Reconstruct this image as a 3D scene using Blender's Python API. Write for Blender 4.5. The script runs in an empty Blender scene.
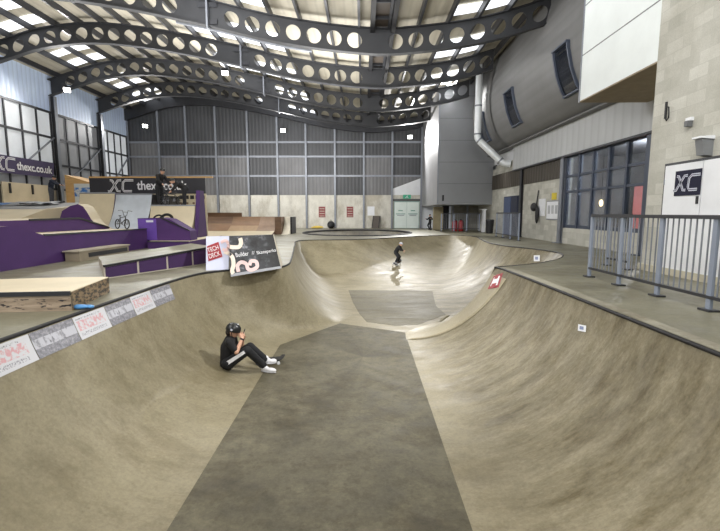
import bpy, bmesh, math, random
from mathutils import Vector, Matrix
from mathutils.geometry import tessellate_polygon
from mathutils.bvhtree import BVHTree
random.seed(7)
C = bpy.context.scene.collection
PI = math.pi

# ------------------------------------------------------------------ camera maths
F = 430.0; PIT = math.atan(52.5/F); YAW = math.atan(3/F); EYE = 1.2
def ray(x, y):
    cx = (x-360)/F; cy = (265.5-y)/F
    d = (cx, math.cos(PIT)+cy*math.sin(PIT), -math.sin(PIT)+cy*math.cos(PIT))
    c, s = math.cos(YAW), math.sin(YAW)
    return Vector((d[0]*c-d[1]*s, d[0]*s+d[1]*c, d[2]))
EYEP = Vector((0, 0, EYE))
def G(x, y, z=0.0):
    d = ray(x, y); return EYEP + d*((z-EYE)/d.z)
def PX(x, y, X):
    d = ray(x, y); return EYEP + d*(X/d.x)
def PY(x, y, Y):
    d = ray(x, y); return EYEP + d*(Y/d.y)

# ------------------------------------------------------------------ materials
def lin(c):
    return tuple(((v/255)/12.92 if v/255 <= .04045 else ((v/255+.055)/1.055)**2.4) for v in c)
_m = {}
class NT:
    def __init__(s, name):
        s.m = bpy.data.materials.new(name); s.m.use_nodes = True; s.t = s.m.node_tree
        s.b = s.t.nodes['Principled BSDF']; s.tc = s.n('ShaderNodeTexCoord')
    def n(s, t, **k):
        o = s.t.nodes.new(t)
        for a, v in k.items():
            if a in o.inputs.keys(): o.inputs[a].default_value = v
            else: setattr(o, a, v)
        return o
    def l(s, a, b): s.t.links.new(a, b)
    def mapped(s, scale=(1, 1, 1), rot=(0, 0, 0), src='Object'):
        mp = s.n('ShaderNodeMapping'); mp.inputs['Scale'].default_value = scale; mp.inputs['Rotation'].default_value = rot
        s.l(s.tc.outputs[src], mp.inputs['Vector']); return mp.outputs['Vector']
    def noise(s, vec, scale, detail=4, rough=.6):
        o = s.n('ShaderNodeTexNoise', Scale=scale, Detail=detail, Roughness=rough); s.l(vec, o.inputs['Vector']); return o.outputs['Fac']
    def ramp(s, fac, stops):
        r = s.n('ShaderNodeValToRGB'); e = r.color_ramp.elements
        while len(e) < len(stops): e.new(.5)
        for i, (p, c) in enumerate(stops):
            e[i].position = p; e[i].color = (*c, 1) if len(c) == 3 else c
        s.l(fac, r.inputs['Fac']); return r.outputs['Color']
    def mix(s, fac, a, b, mode='MIX'):
        o = s.n('ShaderNodeMix', data_type='RGBA', blend_type=mode)
        for sock, v in ((o.inputs[0], fac), (o.inputs[6], a), (o.inputs[7], b)):
            if hasattr(v, 'node'): s.l(v, sock)
            else: sock.default_value = v if not isinstance(v, tuple) else ((*v, 1) if len(v) == 3 else v)
        return o.outputs[2]
    def bump(s, h, strength=.3, dist=.02):
        b = s.n('ShaderNodeBump', Strength=strength, Distance=dist); s.l(h, b.inputs['Height']); s.l(b.outputs['Normal'], s.b.inputs['Normal'])

def M(name, col, rough=.6, metal=0., var=.12, scale=4., emit=0., stretch=(1, 1, 1), bump=0.):
    if name in _m: return _m[name]
    t = NT(name); c = lin(col)
    f = t.noise(t.mapped(stretch), scale, 5)
    lo = tuple(v*(1-var) for v in c); hi = tuple(min(1, v*(1+var)) for v in c)
    out = t.ramp(f, [(.3, lo), (.7, hi)])
    t.l(out, t.b.inputs['Base Color'])
    t.b.inputs['Roughness'].default_value = rough; t.b.inputs['Metallic'].default_value = metal
    if emit:
        t.l(out, t.b.inputs['Emission Color']); t.b.inputs['Emission Strength'].default_value = emit
    if bump: t.bump(f, bump)
    _m[name] = t.m; return t.m

def concrete(name, base, dark, light, scale=.5, streak=(1, 1, 1), rough=.55, rot=(0, 0, 0), amt=1., spec=.5, mott=0.):
    t = NT(name); v = t.mapped(); vs = t.mapped(streak, rot)
    b, d, l_ = lin(base), lin(dark), lin(light)
    big = t.noise(v, scale, 6, .62); st = t.noise(vs, scale*3, 8, .68); fine = t.noise(v, 26, 4, .7)
    c1 = t.ramp(big, [(.32, d), (.5, b), (.7, l_)])
    c2 = t.ramp(st, [(.34, d), (.52, b), (.66, l_)])
    c = t.mix(.5*amt, c1, c2)
    arc = t.ramp(t.noise(t.mapped((streak[0]*.5, streak[1]*.5, streak[2]*.5), rot), scale*2.2, 10, .74), [(.40, (.66, .62, .55)), (.5, (1, 1, 1)), (.64, (1.12, 1.12, 1.12))])
    c = t.mix(.75*amt, c, arc, 'MULTIPLY')
    f2 = t.ramp(fine, [(.25, (.78, .78, .76)), (.7, (1.06, 1.06, 1.05))])
    c = t.mix(1., c, f2, 'MULTIPLY')
    spots = t.ramp(t.noise(v, 9, 3, .8), [(.66, (1, 1, 1)), (.74, (.72, .68, .6))])
    c = t.mix(.6*amt, c, spots, 'MULTIPLY')
    if mott:
        m1 = t.ramp(t.noise(v, 5, 10, .78), [(.36, (.7, .69, .66)), (.5, (1, 1, 1)), (.66, (1.22, 1.21, 1.18))]); c = t.mix(mott, c, m1, 'MULTIPLY')
        m2 = t.ramp(t.noise(t.mapped((1, 2.5, 1), (0, 0, .5)), 17, 8, .8), [(.58, (1, 1, 1)), (.66, (1.5, 1.48, 1.42))]); c = t.mix(mott*.7, c, m2, 'MULTIPLY')
    t.l(c, t.b.inputs['Base Color']); t.b.inputs['Specular IOR Level'].default_value = spec
    r = t.ramp(st, [(.3, (rough-.12,)*3), (.7, (rough+.15,)*3)]); t.l(r, t.b.inputs['Roughness'])
    t.bump(t.noise(v, 14, 5, .7), .12, .01)
    return t.m

def ribbed(name, col, period=.2, axis='X', rough=.5, metal=0., var=.15, depth=.5, darkline=.75):
    t = NT(name); c = lin(col); i = 'XYZ'.index(axis)
    w = t.n('ShaderNodeTexWave', wave_type='BANDS', bands_direction=axis, Scale=1/period*.314159*1.0)
    t.l(t.tc.outputs['Object'], w.inputs['Vector'])
    f = t.noise(t.mapped((1, 1, .5)), .9, 5)
    col1 = t.ramp(f, [(.3, tuple(v*(1-var) for v in c)), (.7, tuple(min(1, v*(1+var)) for v in c))])
    rib = t.ramp(w.outputs['Fac'], [(.0, (darkline,)*3), (.35, (1, 1, 1))])
    t.l(t.mix(1., col1, rib, 'MULTIPLY'), t.b.inputs['Base Color'])
    t.b.inputs['Roughness'].default_value = rough; t.b.inputs['Metallic'].default_value = metal
    t.bump(w.outputs['Fac'], depth, .03); return t.m

def blocks(name, cols, mortar, plane='YZ'):
    t = NT(name)
    sep = t.n('ShaderNodeSeparateXYZ'); t.l(t.tc.outputs['Object'], sep.inputs[0])
    cmb = t.n('ShaderNodeCombineXYZ'); t.l(sep.outputs['XYZ'.index(plane[0])], cmb.inputs[0]); t.l(sep.outputs[2], cmb.inputs[1])
    br = t.n('ShaderNodeTexBrick'); t.l(cmb.outputs[0], br.inputs['Vector'])
    br.inputs['Scale'].default_value = 1; br.inputs['Brick Width'].default_value = .45; br.inputs['Row Height'].default_value = .225
    br.inputs['Mortar Size'].default_value = .007; br.inputs['Color1'].default_value = (*lin(cols[0]), 1); br.inputs['Color2'].default_value = (*lin(cols[1]), 1)
    br.inputs['Mortar'].default_value = (*lin(mortar), 1); br.inputs['Bias'].default_value = 0
    n2 = t.ramp(t.noise(t.mapped(), 1.1, 6, .65), [(.3, (.8, .79, .74)), (.7, (1.1, 1.1, 1.08))])
    fine = t.ramp(t.noise(t.mapped(), 40, 3), [(.3, (.88, .88, .88)), (.7, (1.05, 1.05, 1.05))])
    c = t.mix(1., t.mix(1., br.outputs['Color'], n2, 'MULTIPLY'), fine, 'MULTIPLY')
    t.l(c, t.b.inputs['Base Color']); t.b.inputs['Roughness'].default_value = .85
    t.bump(br.outputs['Fac'], -.4, .01); return t.m

def uvprint(name, kind):
    """printed sheets: graphics follow the sheet's own UV"""
    t = NT(name); uv = t.tc.outputs['UV']
    sep = t.n('ShaderNodeSeparateXYZ'); t.l(uv, sep.inputs[0])
    def band(lo, hi, src=1):
        a = t.n('ShaderNodeMath', operation='GREATER_THAN'); a.inputs[1].default_value = lo; t.l(sep.outputs[src], a.inputs[0])
        b = t.n('ShaderNodeMath', operation='LESS_THAN'); b.inputs[1].default_value = hi; t.l(sep.outputs[src], b.inputs[0])
        m = t.n('ShaderNodeMath', operation='MULTIPLY'); t.l(a.outputs[0], m.inputs[0]); t.l(b.outputs[0], m.inputs[1]); return m.outputs[0]
    def mul(a, b):
        m = t.n('ShaderNodeMath', operation='MULTIPLY'); t.l(a, m.inputs[0]); t.l(b, m.inputs[1]); return m.outputs[0]
    if kind == 'red':
        red = t.ramp(t.noise(t.mapped((9, 3.5, 1), src='UV'), 1.6, 3, .7), [(.46, (0, 0, 0)), (.54, (1, 1, 1))])
        ink = t.ramp(t.noise(t.mapped((26, 9, 1), src='UV'), 1.6, 2, .7), [(.5, (0, 0, 0)), (.56, (1, 1, 1))])
        c = t.mix(mul(mul(band(.36, .8), band(.06, .9, 0)), red), lin((205, 206, 212)), lin((206, 160, 166)))
        c = t.mix(mul(mul(band(.13, .28), band(.05, .86, 0)), ink), c, lin((140, 140, 150)))
        c = t.mix(mul(mul(band(.84, .91), band(.05, .8, 0)), ink), c, lin((130, 130, 140)))
    elif kind == 'grey':
        n1 = t.noise(t.mapped((7, 3, 1), src='UV'), 2.2, 8, .75)
        c = t.ramp(n1, [(.34, lin((104, 104, 112))), (.5, lin((136, 136, 144))), (.64, lin((172, 172, 180)))])
        mid = t.ramp(t.noise(t.mapped((8, 2, 1), src='UV'), 1.4, 4), [(.4, (0, 0, 0)), (.5, (1, 1, 1))])
        c = t.mix(mul(band(.36, .72), mid), c, lin((190, 191, 200)))
    elif kind == 'stickers':
        n1 = t.ramp(t.noise(t.mapped((22, 4, 1), src='UV'), 1.1, 3, .6), [(.55, (0, 0, 0)), (.6, (1, 1, 1))])
        n2 = t.ramp(t.noise(t.mapped((5, 2, 1), src='UV'), 2, 5), [(.35, lin((150, 132, 112))), (.65, lin((192, 172, 150)))])
        c = t.mix(mul(band(.12, .82), n1), n2, lin((32, 30, 40)))
    elif kind == 'graffiti':
        n1 = t.ramp(t.noise(t.mapped((7, 3, 1), src='UV'), 1.7, 5, .7), [(.47, (0, 0, 0)), (.55, (1, 1, 1))])
        c = t.mix(n1, lin((132, 112, 84)), lin((26, 22, 20)))
    elif kind == 'ink':
        c = t.ramp(t.noise(t.mapped((3, 3, 1), src='UV'), 1.5, 6, .6), [(.35, lin((22, 22, 26))), (.55, lin((62, 64, 70))), (.7, lin((150, 152, 160)))])
        edge = t.ramp(sep.outputs[0], [(.45, (0, 0, 0)), (.95, (1, 1, 1))])
        c = t.mix(edge, c, lin((14, 14, 17)))
    elif kind == 'blue':
        n1 = t.ramp(t.noise(t.mapped((3, 3, 1), src='UV'), 1.2, 4, .6), [(.45, (0, 0, 0)), (.55, (1, 1, 1))])
        c = t.mix(mul(n1, band(.35, .8)), lin((196, 200, 200)), lin((50, 110, 180)))
    t.l(c, t.b.inputs['Base Color']); t.b.inputs['Roughness'].default_value = .5
    return t.m

# ------------------------------------------------------------------ mesh builder
def wloc(o):
    v = Vector((0, 0, 0))
    while o is not None: v += o.location; o = o.parent
    return v
class MB:
    def __init__(s): s.v = []; s.f = []; s.mi = []; s.uv = {}; s.sm = []
    def add(s, vs, fs, mi=0, smooth=False, uvs=None):
        b = len(s.v); s.v += [Vector(p) for p in vs]
        for k, f in enumerate(fs):
            s.f.append([b+i for i in f]); s.mi.append(mi); s.sm.append(smooth)
        if uvs:
            for i, u in enumerate(uvs): s.uv[b+i] = u
        return s
    def box(s, x0, x1, y0, y1, z0, z1, mi=0):
        v = [(x, y, z) for x in (x0, x1) for y in (y0, y1) for z in (z0, z1)]
        return s.add(v, [(0, 1, 3, 2), (4, 6, 7, 5), (0, 4, 5, 1), (2, 3, 7, 6), (0, 2, 6, 4), (1, 5, 7, 3)], mi)
    def obox(s, c, ax, ay, az, mi=0):
        """oriented box: centre and three half vectors"""
        c, ax, ay, az = map(Vector, (c, ax, ay, az))
        v = [c+i*ax+j*ay+k*az for i in (-1, 1) for j in (-1, 1) for k in (-1, 1)]
        return s.add(v, [(0, 1, 3, 2), (4, 6, 7, 5), (0, 4, 5, 1), (2, 3, 7, 6), (0, 2, 6, 4), (1, 5, 7, 3)], mi)
    def bar(s, a, b, w, h=None, up=(0, 0, 1), mi=0):
        a, b = Vector(a), Vector(b); h = h or w; d = b-a
        u = Vector(up)
        if abs(d.normalized().dot(u)) > .99: u = Vector((0, 1, 0))
        sx = d.cross(u).normalized(); uz = sx.cross(d).normalized()
        return s.obox((a+b)/2, d/2, sx*w/2, uz*h/2, mi)
    def prism(s, pts, z0, z1, mi=0, side=None):
        """pts (x, y); z0 / z1 numbers or lists"""
        n = len(pts); side = mi if side is None else side
        za = z0 if isinstance(z0, (list, tuple)) else [z0]*n; zb = z1 if isinstance(z1, (list, tuple)) else [z1]*n
        area = sum(pts[i][0]*pts[(i+1) % n][1]-pts[(i+1) % n][0]*pts[i][1] for i in range(n))
        if area < 0: pts = pts[::-1]; za = za[::-1]; zb = zb[::-1]
        lo = [(p[0], p[1], z) for p, z in zip(pts, za)]; hi = [(p[0], p[1], z) for p, z in zip(pts, zb)]
        tri = tessellate_polygon([[Vector((p[0], p[1], 0)) for p in pts]])
        s.add(hi, [t if _ccw(pts, t) else t[::-1] for t in tri], mi)
        s.add(lo, [t[::-1] if _ccw(pts, t) else t for t in tri], side)
        for i in range(n):
            j = (i+1) % n; s.add([lo[i], lo[j], hi[j], hi[i]], [(0, 1, 2, 3)], side)
        return s
    def extr(s, prof, axis, a, b, mi=0, cap=None):
        """closed 2-D profile (two coordinates) swept along an axis from a to b"""
        cap = mi if cap is None else cap
        def P(p, t): return {'X': (t, p[0], p[1]), 'Y': (p[0], t, p[1]), 'Z': (p[0], p[1], t)}[axis]
        n = len(prof); A = [P(p, a) for p in prof]; B = [P(p, b) for p in prof]
        for i in range(n):
            j = (i+1) % n; s.add([A[i], A[j], B[j], B[i]], [(0, 1, 2, 3)], mi)
        tri = tessellate_polygon([[Vector((p[0], p[1], 0)) for p in prof]])
        s.add(A, tri, cap); s.add(B, tri, cap); return s
    def tube(s, path, r, n=10, mi=0, cap=True):
        path = [Vector(p) for p in path]; rs = r if isinstance(r, (list, tuple)) else [r]*len(path)
        rings = []; prev = None
        for i, p in enumerate(path):
            d = (path[min(i+1, len(path)-1)]-path[max(i-1, 0)]).normalized()
            if prev is None:
                u = d.cross(Vector((0, 0, 1)))
                if u.length < .1: u = d.cross(Vector((0, 1, 0)))
            else: u = prev-d*prev.dot(d)
            u.normalize(); prev = u; w = d.cross(u)
            rings.append([p+(u*math.cos(2*PI*k/n)+w*math.sin(2*PI*k/n))*rs[i] for k in range(n)])
        vs = [q for rg in rings for q in rg]; fs = []
        for i in range(len(path)-1):
            for k in range(n): fs.append((i*n+k, i*n+(k+1) % n, (i+1)*n+(k+1) % n, (i+1)*n+k))
        s.add(vs, fs, mi, True)
        if cap: s.add(rings[0], [tuple(range(n))], mi); s.add(rings[-1], [tuple(range(n))[::-1]], mi)
        return s
    def ell(s, c, r, R=None, n=14, m=9, mi=0, z0=-1., z1=1.):
        """ellipsoid (or the slice of it between z0 and z1), R a rotation"""
        c = Vector(c); vs = []; fs = []
        for j in range(m+1):
            zz = z0+(z1-z0)*j/m; th = math.asin(max(-1, min(1, zz))) if (z0 > -1 or z1 < 1) else -PI/2+PI*j/m
            for k in range(n):
                v = Vector((math.cos(th)*math.cos(2*PI*k/n)*r[0], math.cos(th)*math.sin(2*PI*k/n)*r[1], math.sin(th)*r[2]))
                vs.append(c+(R @ v if R else v))
        for j in range(m):
            for k in range(n): fs.append((j*n+k, j*n+(k+1) % n, (j+1)*n+(k+1) % n, (j+1)*n+k))
        return s.add(vs, fs, mi, True)
    def cap(s, a, b, ra, rb, n=12, mi=0):
        """tapered limb segment with round ends"""
        a, b = Vector(a), Vector(b); d = (b-a); L_ = d.length; d = d.normalized() if L_ > 1e-6 else Vector((0, 0, 1))
        pts = []; rs = []
        for k in range(5):
            t = -PI/2+PI/2*k/4; pts.append(a+d*math.sin(t)*ra); rs.append(max(1e-4, ra*math.cos(t)))
        for k in range(5):
            t = PI/2*k/4; pts.append(b+d*math.sin(t)*rb); rs.append(max(1e-4, rb*math.cos(t)))
        pts[4] = a; pts[5] = b
        return s.tube(pts, rs, n, mi)
    def quad(s, a, b, c, d, mi=0, nu=1, nv=1):
        """a b c d counter-clockwise with UV, a is the lower left"""
        a, b, c, d = map(Vector, (a, b, c, d)); vs = []; uv = []; fs = []
        for j in range(nv+1):
            for i in range(nu+1):
                u, v = i/nu, j/nv; vs.append((a*(1-u)+b*u)*(1-v)+(d*(1-u)+c*u)*v); uv.append((u, v))
        for j in range(nv):
            for i in range(nu):
                q = j*(nu+1)+i; fs.append((q, q+1, q+nu+2, q+nu+1))
        return s.add(vs, fs, mi, False, uv)
    def grid(s, rows, mi=0, smooth=True, uvs=None, close=False):
        n = len(rows[0]); vs = [p for r in rows for p in r]; fs = []
        for j in range(len(rows)-1):
            for i in range(n if close else n-1):
                i2 = (i+1) % n; fs.append((j*n+i, j*n+i2, (j+1)*n+i2, (j+1)*n+i))
        return s.add(vs, fs, mi, smooth, [u for r in uvs for u in r] if uvs else None)
    def build(s, name, mats, parent=None, weld=False, local=False):
        me = bpy.data.meshes.new(name)
        off = Vector((0, 0, 0)) if (parent is None or local) else wloc(parent)
        me.from_pydata([v-off for v in s.v], [], s.f)
        if not isinstance(mats, (list, tuple)): mats = [mats]
        for m in mats: me.materials.append(m)
        for p, mi, sm in zip(me.polygons, s.mi, s.sm): p.material_index = mi; p.use_smooth = sm
        if s.uv:
            ul = me.uv_layers.new(name='UVMap')
            for lp in me.loops: ul.data[lp.index].uv = s.uv.get(lp.vertex_index, (0, 0))
        if weld:
            bm = bmesh.new(); bm.from_mesh(me); bmesh.ops.remove_doubles(bm, verts=bm.verts, dist=1e-4); bm.to_mesh(me); bm.free()
        o = bpy.data.objects.new(name, me); C.objects.link(o)
        if parent is not None: o.parent = parent
        return o
def _ccw(pts, t):
    a, b, c = (pts[i] for i in t); return (b[0]-a[0])*(c[1]-a[1])-(b[1]-a[1])*(c[0]-a[0]) > 0

def tag(o, label=None, cat=None, group=None, kind=None):
    if label: o['label'] = label
    if cat: o['category'] = cat
    if group: o['group'] = group
    if kind: o['kind'] = kind
    return o
def thing(name, label, cat, loc=(0, 0, 0), group=None, rotz=0):
    o = bpy.data.objects.new(name, None); C.objects.link(o); o.location = loc; o.rotation_euler = (0, 0, rotz); o.empty_display_size = .1
    return tag(o, label, cat, group)
def struct(name, mb, m, parent=None, weld=False):
    o = mb.build(name, m, parent, weld)
    if parent is None: o['kind'] = 'structure'
    return o
def copy_tree(o, parent=None):
    c = o.copy(); C.objects.link(c)
    if parent: c.parent = parent
    for ch in [q for q in bpy.data.objects if q.parent == o]: copy_tree(ch, c)
    return c
ORD = ['first', 'second', 'third', 'fourth', 'fifth', 'sixth', 'seventh', 'eighth', 'ninth', 'tenth', 'eleventh', 'twelfth', 'thirteenth', 'fourteenth', 'fifteenth', 'sixteenth', 'seventeenth', 'eighteenth', 'nineteenth', 'twentieth', 'twenty-first', 'twenty-second', 'twenty-third', 'twenty-fourth', 'twenty-fifth', 'twenty-sixth']

def text(name, s, size, m, parent, o, xd, yd, width=None, height=None, shear=0., ex=.003, bold=.0, align='CENTER'):
    """lettering as a thin mesh; o = centre, xd / yd = reading and up directions"""
    cu = bpy.data.curves.new(name, 'FONT'); cu.body = s; cu.size = size; cu.align_x = align; cu.align_y = 'CENTER'; cu.shear = shear; cu.extrude = ex; cu.offset = bold
    tmp = bpy.data.objects.new(name, cu); C.objects.link(tmp); bpy.context.view_layer.update()
    dg = bpy.context.evaluated_depsgraph_get(); me = bpy.data.meshes.new_from_object(tmp.evaluated_get(dg))
    bpy.data.objects.remove(tmp); bpy.data.curves.remove(cu)
    xs = [v.co.x for v in me.vertices]; ys = [v.co.y for v in me.vertices]
    cx, cy = (min(xs)+max(xs))/2, (min(ys)+max(ys))/2; w = max(xs)-min(xs); h = max(ys)-min(ys)
    sx = width/w if width else 1; sy = height/h if height else sx
    xd, yd = Vector(xd).normalized(), Vector(yd).normalized(); zd = xd.cross(yd).normalized(); yd = zd.cross(xd)
    off = wloc(parent) if parent else Vector((0, 0, 0)); o = Vector(o)
    for v in me.vertices:
        v.co = o+xd*(v.co.x-cx)*sx+yd*(v.co.y-cy)*sy+zd*v.co.z-off
    me.materials.clear(); me.materials.append(m)
    ob = bpy.data.objects.new(name, me); C.objects.link(ob); ob.parent = parent
    return ob
def ribbon(mb, pts, w, o, xd, yd, lift=.004, mi=0):
    """flat stroke along 2-D points in a plane"""
    xd, yd = Vector(xd), Vector(yd); zd = xd.cross(yd).normalized(); o = Vector(o)+zd*lift
    L_, R_ = [], []
    for i, p in enumerate(pts):
        a = pts[max(i-1, 0)]; b = pts[min(i+1, len(pts)-1)]; dx, dy = b[0]-a[0], b[1]-a[1]; l = math.hypot(dx, dy) or 1
        nx, ny = -dy/l*w/2, dx/l*w/2
        L_.append(o+xd*(p[0]+nx)+yd*(p[1]+ny)); R_.append(o+xd*(p[0]-nx)+yd*(p[1]-ny))
    mb.grid([R_, L_], mi, False)
def xc_logo(parent, o, xd, yd, h, m, m2):
    """slanted double-line X and C"""
    xd, yd = Vector(xd).normalized(), Vector(yd).normalized(); mb = MB(); k = .1
    def sl(x, y): return ((x+k*y)*h, y*h)
    X1 = [sl(-1.05, .5), sl(-.85, .5), sl(-.28, -.5), sl(-.02, -.5)]; X2 = [sl(-1.2, -.5), sl(-.95, -.5), sl(-.3, .5), sl(0, .5)]
    Cc = [sl(1.15, .5), sl(.38, .5), sl(.18, .3), sl(.18, -.3), sl(.32, -.5), sl(1.05, -.5)]
    for p in (X1, X2, Cc): ribbon(mb, p, .2*h, o, xd, yd, .006, 0)
    for p in (X1, X2, Cc): ribbon(mb, p, .045*h, o, xd, yd, .010, 1)
    return mb.build('emblem', [m, m2], parent)

# ------------------------------------------------------------------ palette
m_bowl = concrete('bowl concrete', (140, 132, 110), (118, 110, 88), (153, 145, 124), .5, (1.0, 2.6, 1.4), .5, (0, 0, .35), .7, .3, .35)
def stain_right(m):
    """brown tyre scuffs worn into the steeper right-hand wall"""
    nt = m.node_tree; b = nt.nodes['Principled BSDF']; src = b.inputs['Base Color'].links[0].from_socket
    N = nt.nodes.new; tc = N('ShaderNodeTexCoord'); sp = N('ShaderNodeSeparateXYZ'); nt.links.new(tc.outputs['Object'], sp.inputs[0])
    def mr(i, a, b_):
        r = N('ShaderNodeMapRange'); r.interpolation_type = 'SMOOTHSTEP'; r.inputs['From Min'].default_value = a; r.inputs['From Max'].default_value = b_; nt.links.new(sp.outputs[i], r.inputs['Value']); return r.outputs[0]
    mp = N('ShaderNodeMapping'); mp.inputs['Scale'].default_value = (.55, 2.2, .9); mp.inputs['Rotation'].default_value = (0, .35, -.45); nt.links.new(tc.outputs['Object'], mp.inputs['Vector'])
    nz = N('ShaderNodeTexNoise'); nz.inputs['Scale'].default_value = 1.5; nz.inputs['Detail'].default_value = 10; nz.inputs['Roughness'].default_value = .8; nt.links.new(mp.outputs[0], nz.inputs['Vector'])
    rp = N('ShaderNodeValToRGB'); e = rp.color_ramp.elements; e[0].position = .36; e[0].color = (.44, .40, .29, 1); e[1].position = .60; e[1].color = (1, 1, 1, 1); nt.links.new(nz.outputs['Fac'], rp.inputs['Fac'])
    m1 = N('ShaderNodeMath'); m1.operation = 'MULTIPLY'; nt.links.new(mr(0, 1.0, 1.9), m1.inputs[0]); nt.links.new(mr(1, 10.2, 8.6), m1.inputs[1])
    mx = N('ShaderNodeMix'); mx.data_type = 'RGBA'; mx.blend_type = 'MULTIPLY'; nt.links.new(m1.outputs[0], mx.inputs[0]); nt.links.new(src, mx.inputs[6]); nt.links.new(rp.outputs[0], mx.inputs[7])
    nt.links.new(mx.outputs[2], b.inputs['Base Color'])
stain_right(m_bowl)
m_floor_dark = concrete('dark painted bowl floor', (92, 87, 71), (68, 64, 51), (112, 107, 91), .7, (1.1, 1.4, 1), .62, (0, 0, 0), 1., .4, 1.)
m_floor_back = concrete('dark painted back floor', (104, 99, 81), (86, 80, 64), (120, 114, 95), .5, (.6, 2.6, 1), .62, (0, 0, 0), 1., .4, .7)
m_deck = concrete('deck concrete', (121, 118, 101), (96, 93, 77), (136, 133, 117), .4, (1, 1.6, 1), .4, (0, 0, 0), .8, .4, .3)
m_border = concrete('pale deck border', (144, 140, 126), (126, 121, 106), (156, 152, 138), .5, (1, 2, 1), .5)
m_cream = M('cream ramp ply', (196, 184, 158), .55, 0, .1, 1.2)
m_creamp = M('cream painted board', (186, 178, 164), .7, 0, .1, 1.0)
m_purple = M('purple paint', (64, 33, 90), .75, 0, .14, 1.5)
m_purple2 = M('dull purple paint', (60, 34, 80), .75, 0, .16, 1.5)
m_black = M('matte black', (26, 26, 29), .6, 0, .2, 6)
m_dsteel = M('dark steel', (58, 59, 63), .45, .3, .12, 3)
m_beam = M('grey steel beam', (50, 51, 54), .6, .0, .1, 2)
m_gsteel = M('light grey steel', (134, 138, 146), .45, .3, .1, 3)
m_blue_steel = M('blue grey painted steel', (142, 151, 168), .45, .1, .1, 3)
m_white = M('white paint', (226, 228, 232), .5, 0, .05, 2)
m_whitepanel = M('white wall panel', (232, 238, 238), .5, 0, .05, 1)
m_glow = M('lamp glow', (255, 252, 244), .4, 0, .02, 1, 14.)
m_sky = M('rooflight sheet', (232, 236, 242), .5, 0, .05, 2, 1.7)
m_pane = M('pale translucent glazing', (196, 200, 204), .5, 0, .1, .8, .42)
m_pane2 = M('dirty grey glazing', (136, 138, 142), .5, 0, .14, .9, .10)
m_navy = M('navy sign', (20, 20, 46), .85, 0, .1, 4)
m_banner_p = M('purple banner vinyl', (54, 40, 82), .5, 0, .12, 3)
m_banner_b = M('black banner vinyl', (38, 38, 46), .5, 0, .12, 3)
m_letter = M('white lettering', (226, 226, 230), .5, 0, .03, 3)
m_silver_ink = M('silver lettering', (196, 198, 212), .5, 0, .08, 3)
m_red = M('red print', (150, 40, 50), .5, 0, .1, 4)
m_wood = M('plywood', (128, 98, 72), .6, 0, .2, 1.5, 0, (1, 1, 6))
m_wood2 = M('dark brown ply', (104, 78, 58), .6, 0, .2, 1.5, 0, (1, 1, 6))
m_ply = M('golden plywood', (190, 152, 98), .6, 0, .14, 2, 0, (1, 1, 5))
m_skin = M('skin', (205, 160, 135), .5, 0, .06, 8)
m_cloth = M('black cloth', (22, 22, 25), .85, 0, .25, 20)
m_trous = M('black trousers', (26, 27, 31), .85, 0, .25, 20)
m_navycloth = M('navy cloth', (34, 40, 56), .85, 0, .2, 20)
m_greycloth = M('grey cloth', (70, 72, 80), .85, 0, .2, 20)
m_shoe = M('white shoe', (222, 222, 226), .55, 0, .04, 10)
m_helmet = M('black helmet shell', (28, 30, 33), .3, 0, .2, 6)
m_hair = M('dark hair', (36, 28, 24), .7, 0, .3, 20)
m_rubber = M('tyre rubber', (24, 24, 25), .8, 0, .2, 10)
def glass_mat():
    t = NT('tinted glass'); t.b.inputs['Base Color'].default_value = (*lin((190, 198, 208)), 1); t.b.inputs['Roughness'].default_value = .04
    f = t.ramp(t.noise(t.mapped(), .6, 3), [(.4, (.8,)*3), (.6, (.95,)*3)])
    t.l(f, t.b.inputs['Transmission Weight']); t.b.inputs['IOR'].default_value = 1.1; return t.m
m_glass = glass_mat()

# ------------------------------------------------------------------ roof profile
XS = [-18.6, -17, -15, -12.5, -9.6, -6.4, -3, .4, 2.4, 4.5, 6.5, 8, 9.5]
ZS = [7.9, 8.4, 8.95, 9.15, 8.85, 8.25, 7.5, 7.1, 7.2, 7.5, 8.05, 8.6, 9.2]
def Lz(X):
    X = max(XS[0], min(XS[-1]-1e-6, X))
    i = max(k for k in range(len(XS)-1) if XS[k] <= X)
    def tan(k):
        a, b = max(k-1, 0), min(k+1, len(XS)-1); return (ZS[b]-ZS[a])/(XS[b]-XS[a])
    h = XS[i+1]-XS[i]; t = (X-XS[i])/h
    return ((2*t**3-3*t*t+1)*ZS[i]+(t**3-2*t*t+t)*h*tan(i)+(-2*t**3+3*t*t)*ZS[i+1]+(t**3-t*t)*h*tan(i+1))
BY = [16.9, 21.3, 26.0, 30.5]; BACK = 34.3; XL = -18.3

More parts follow.
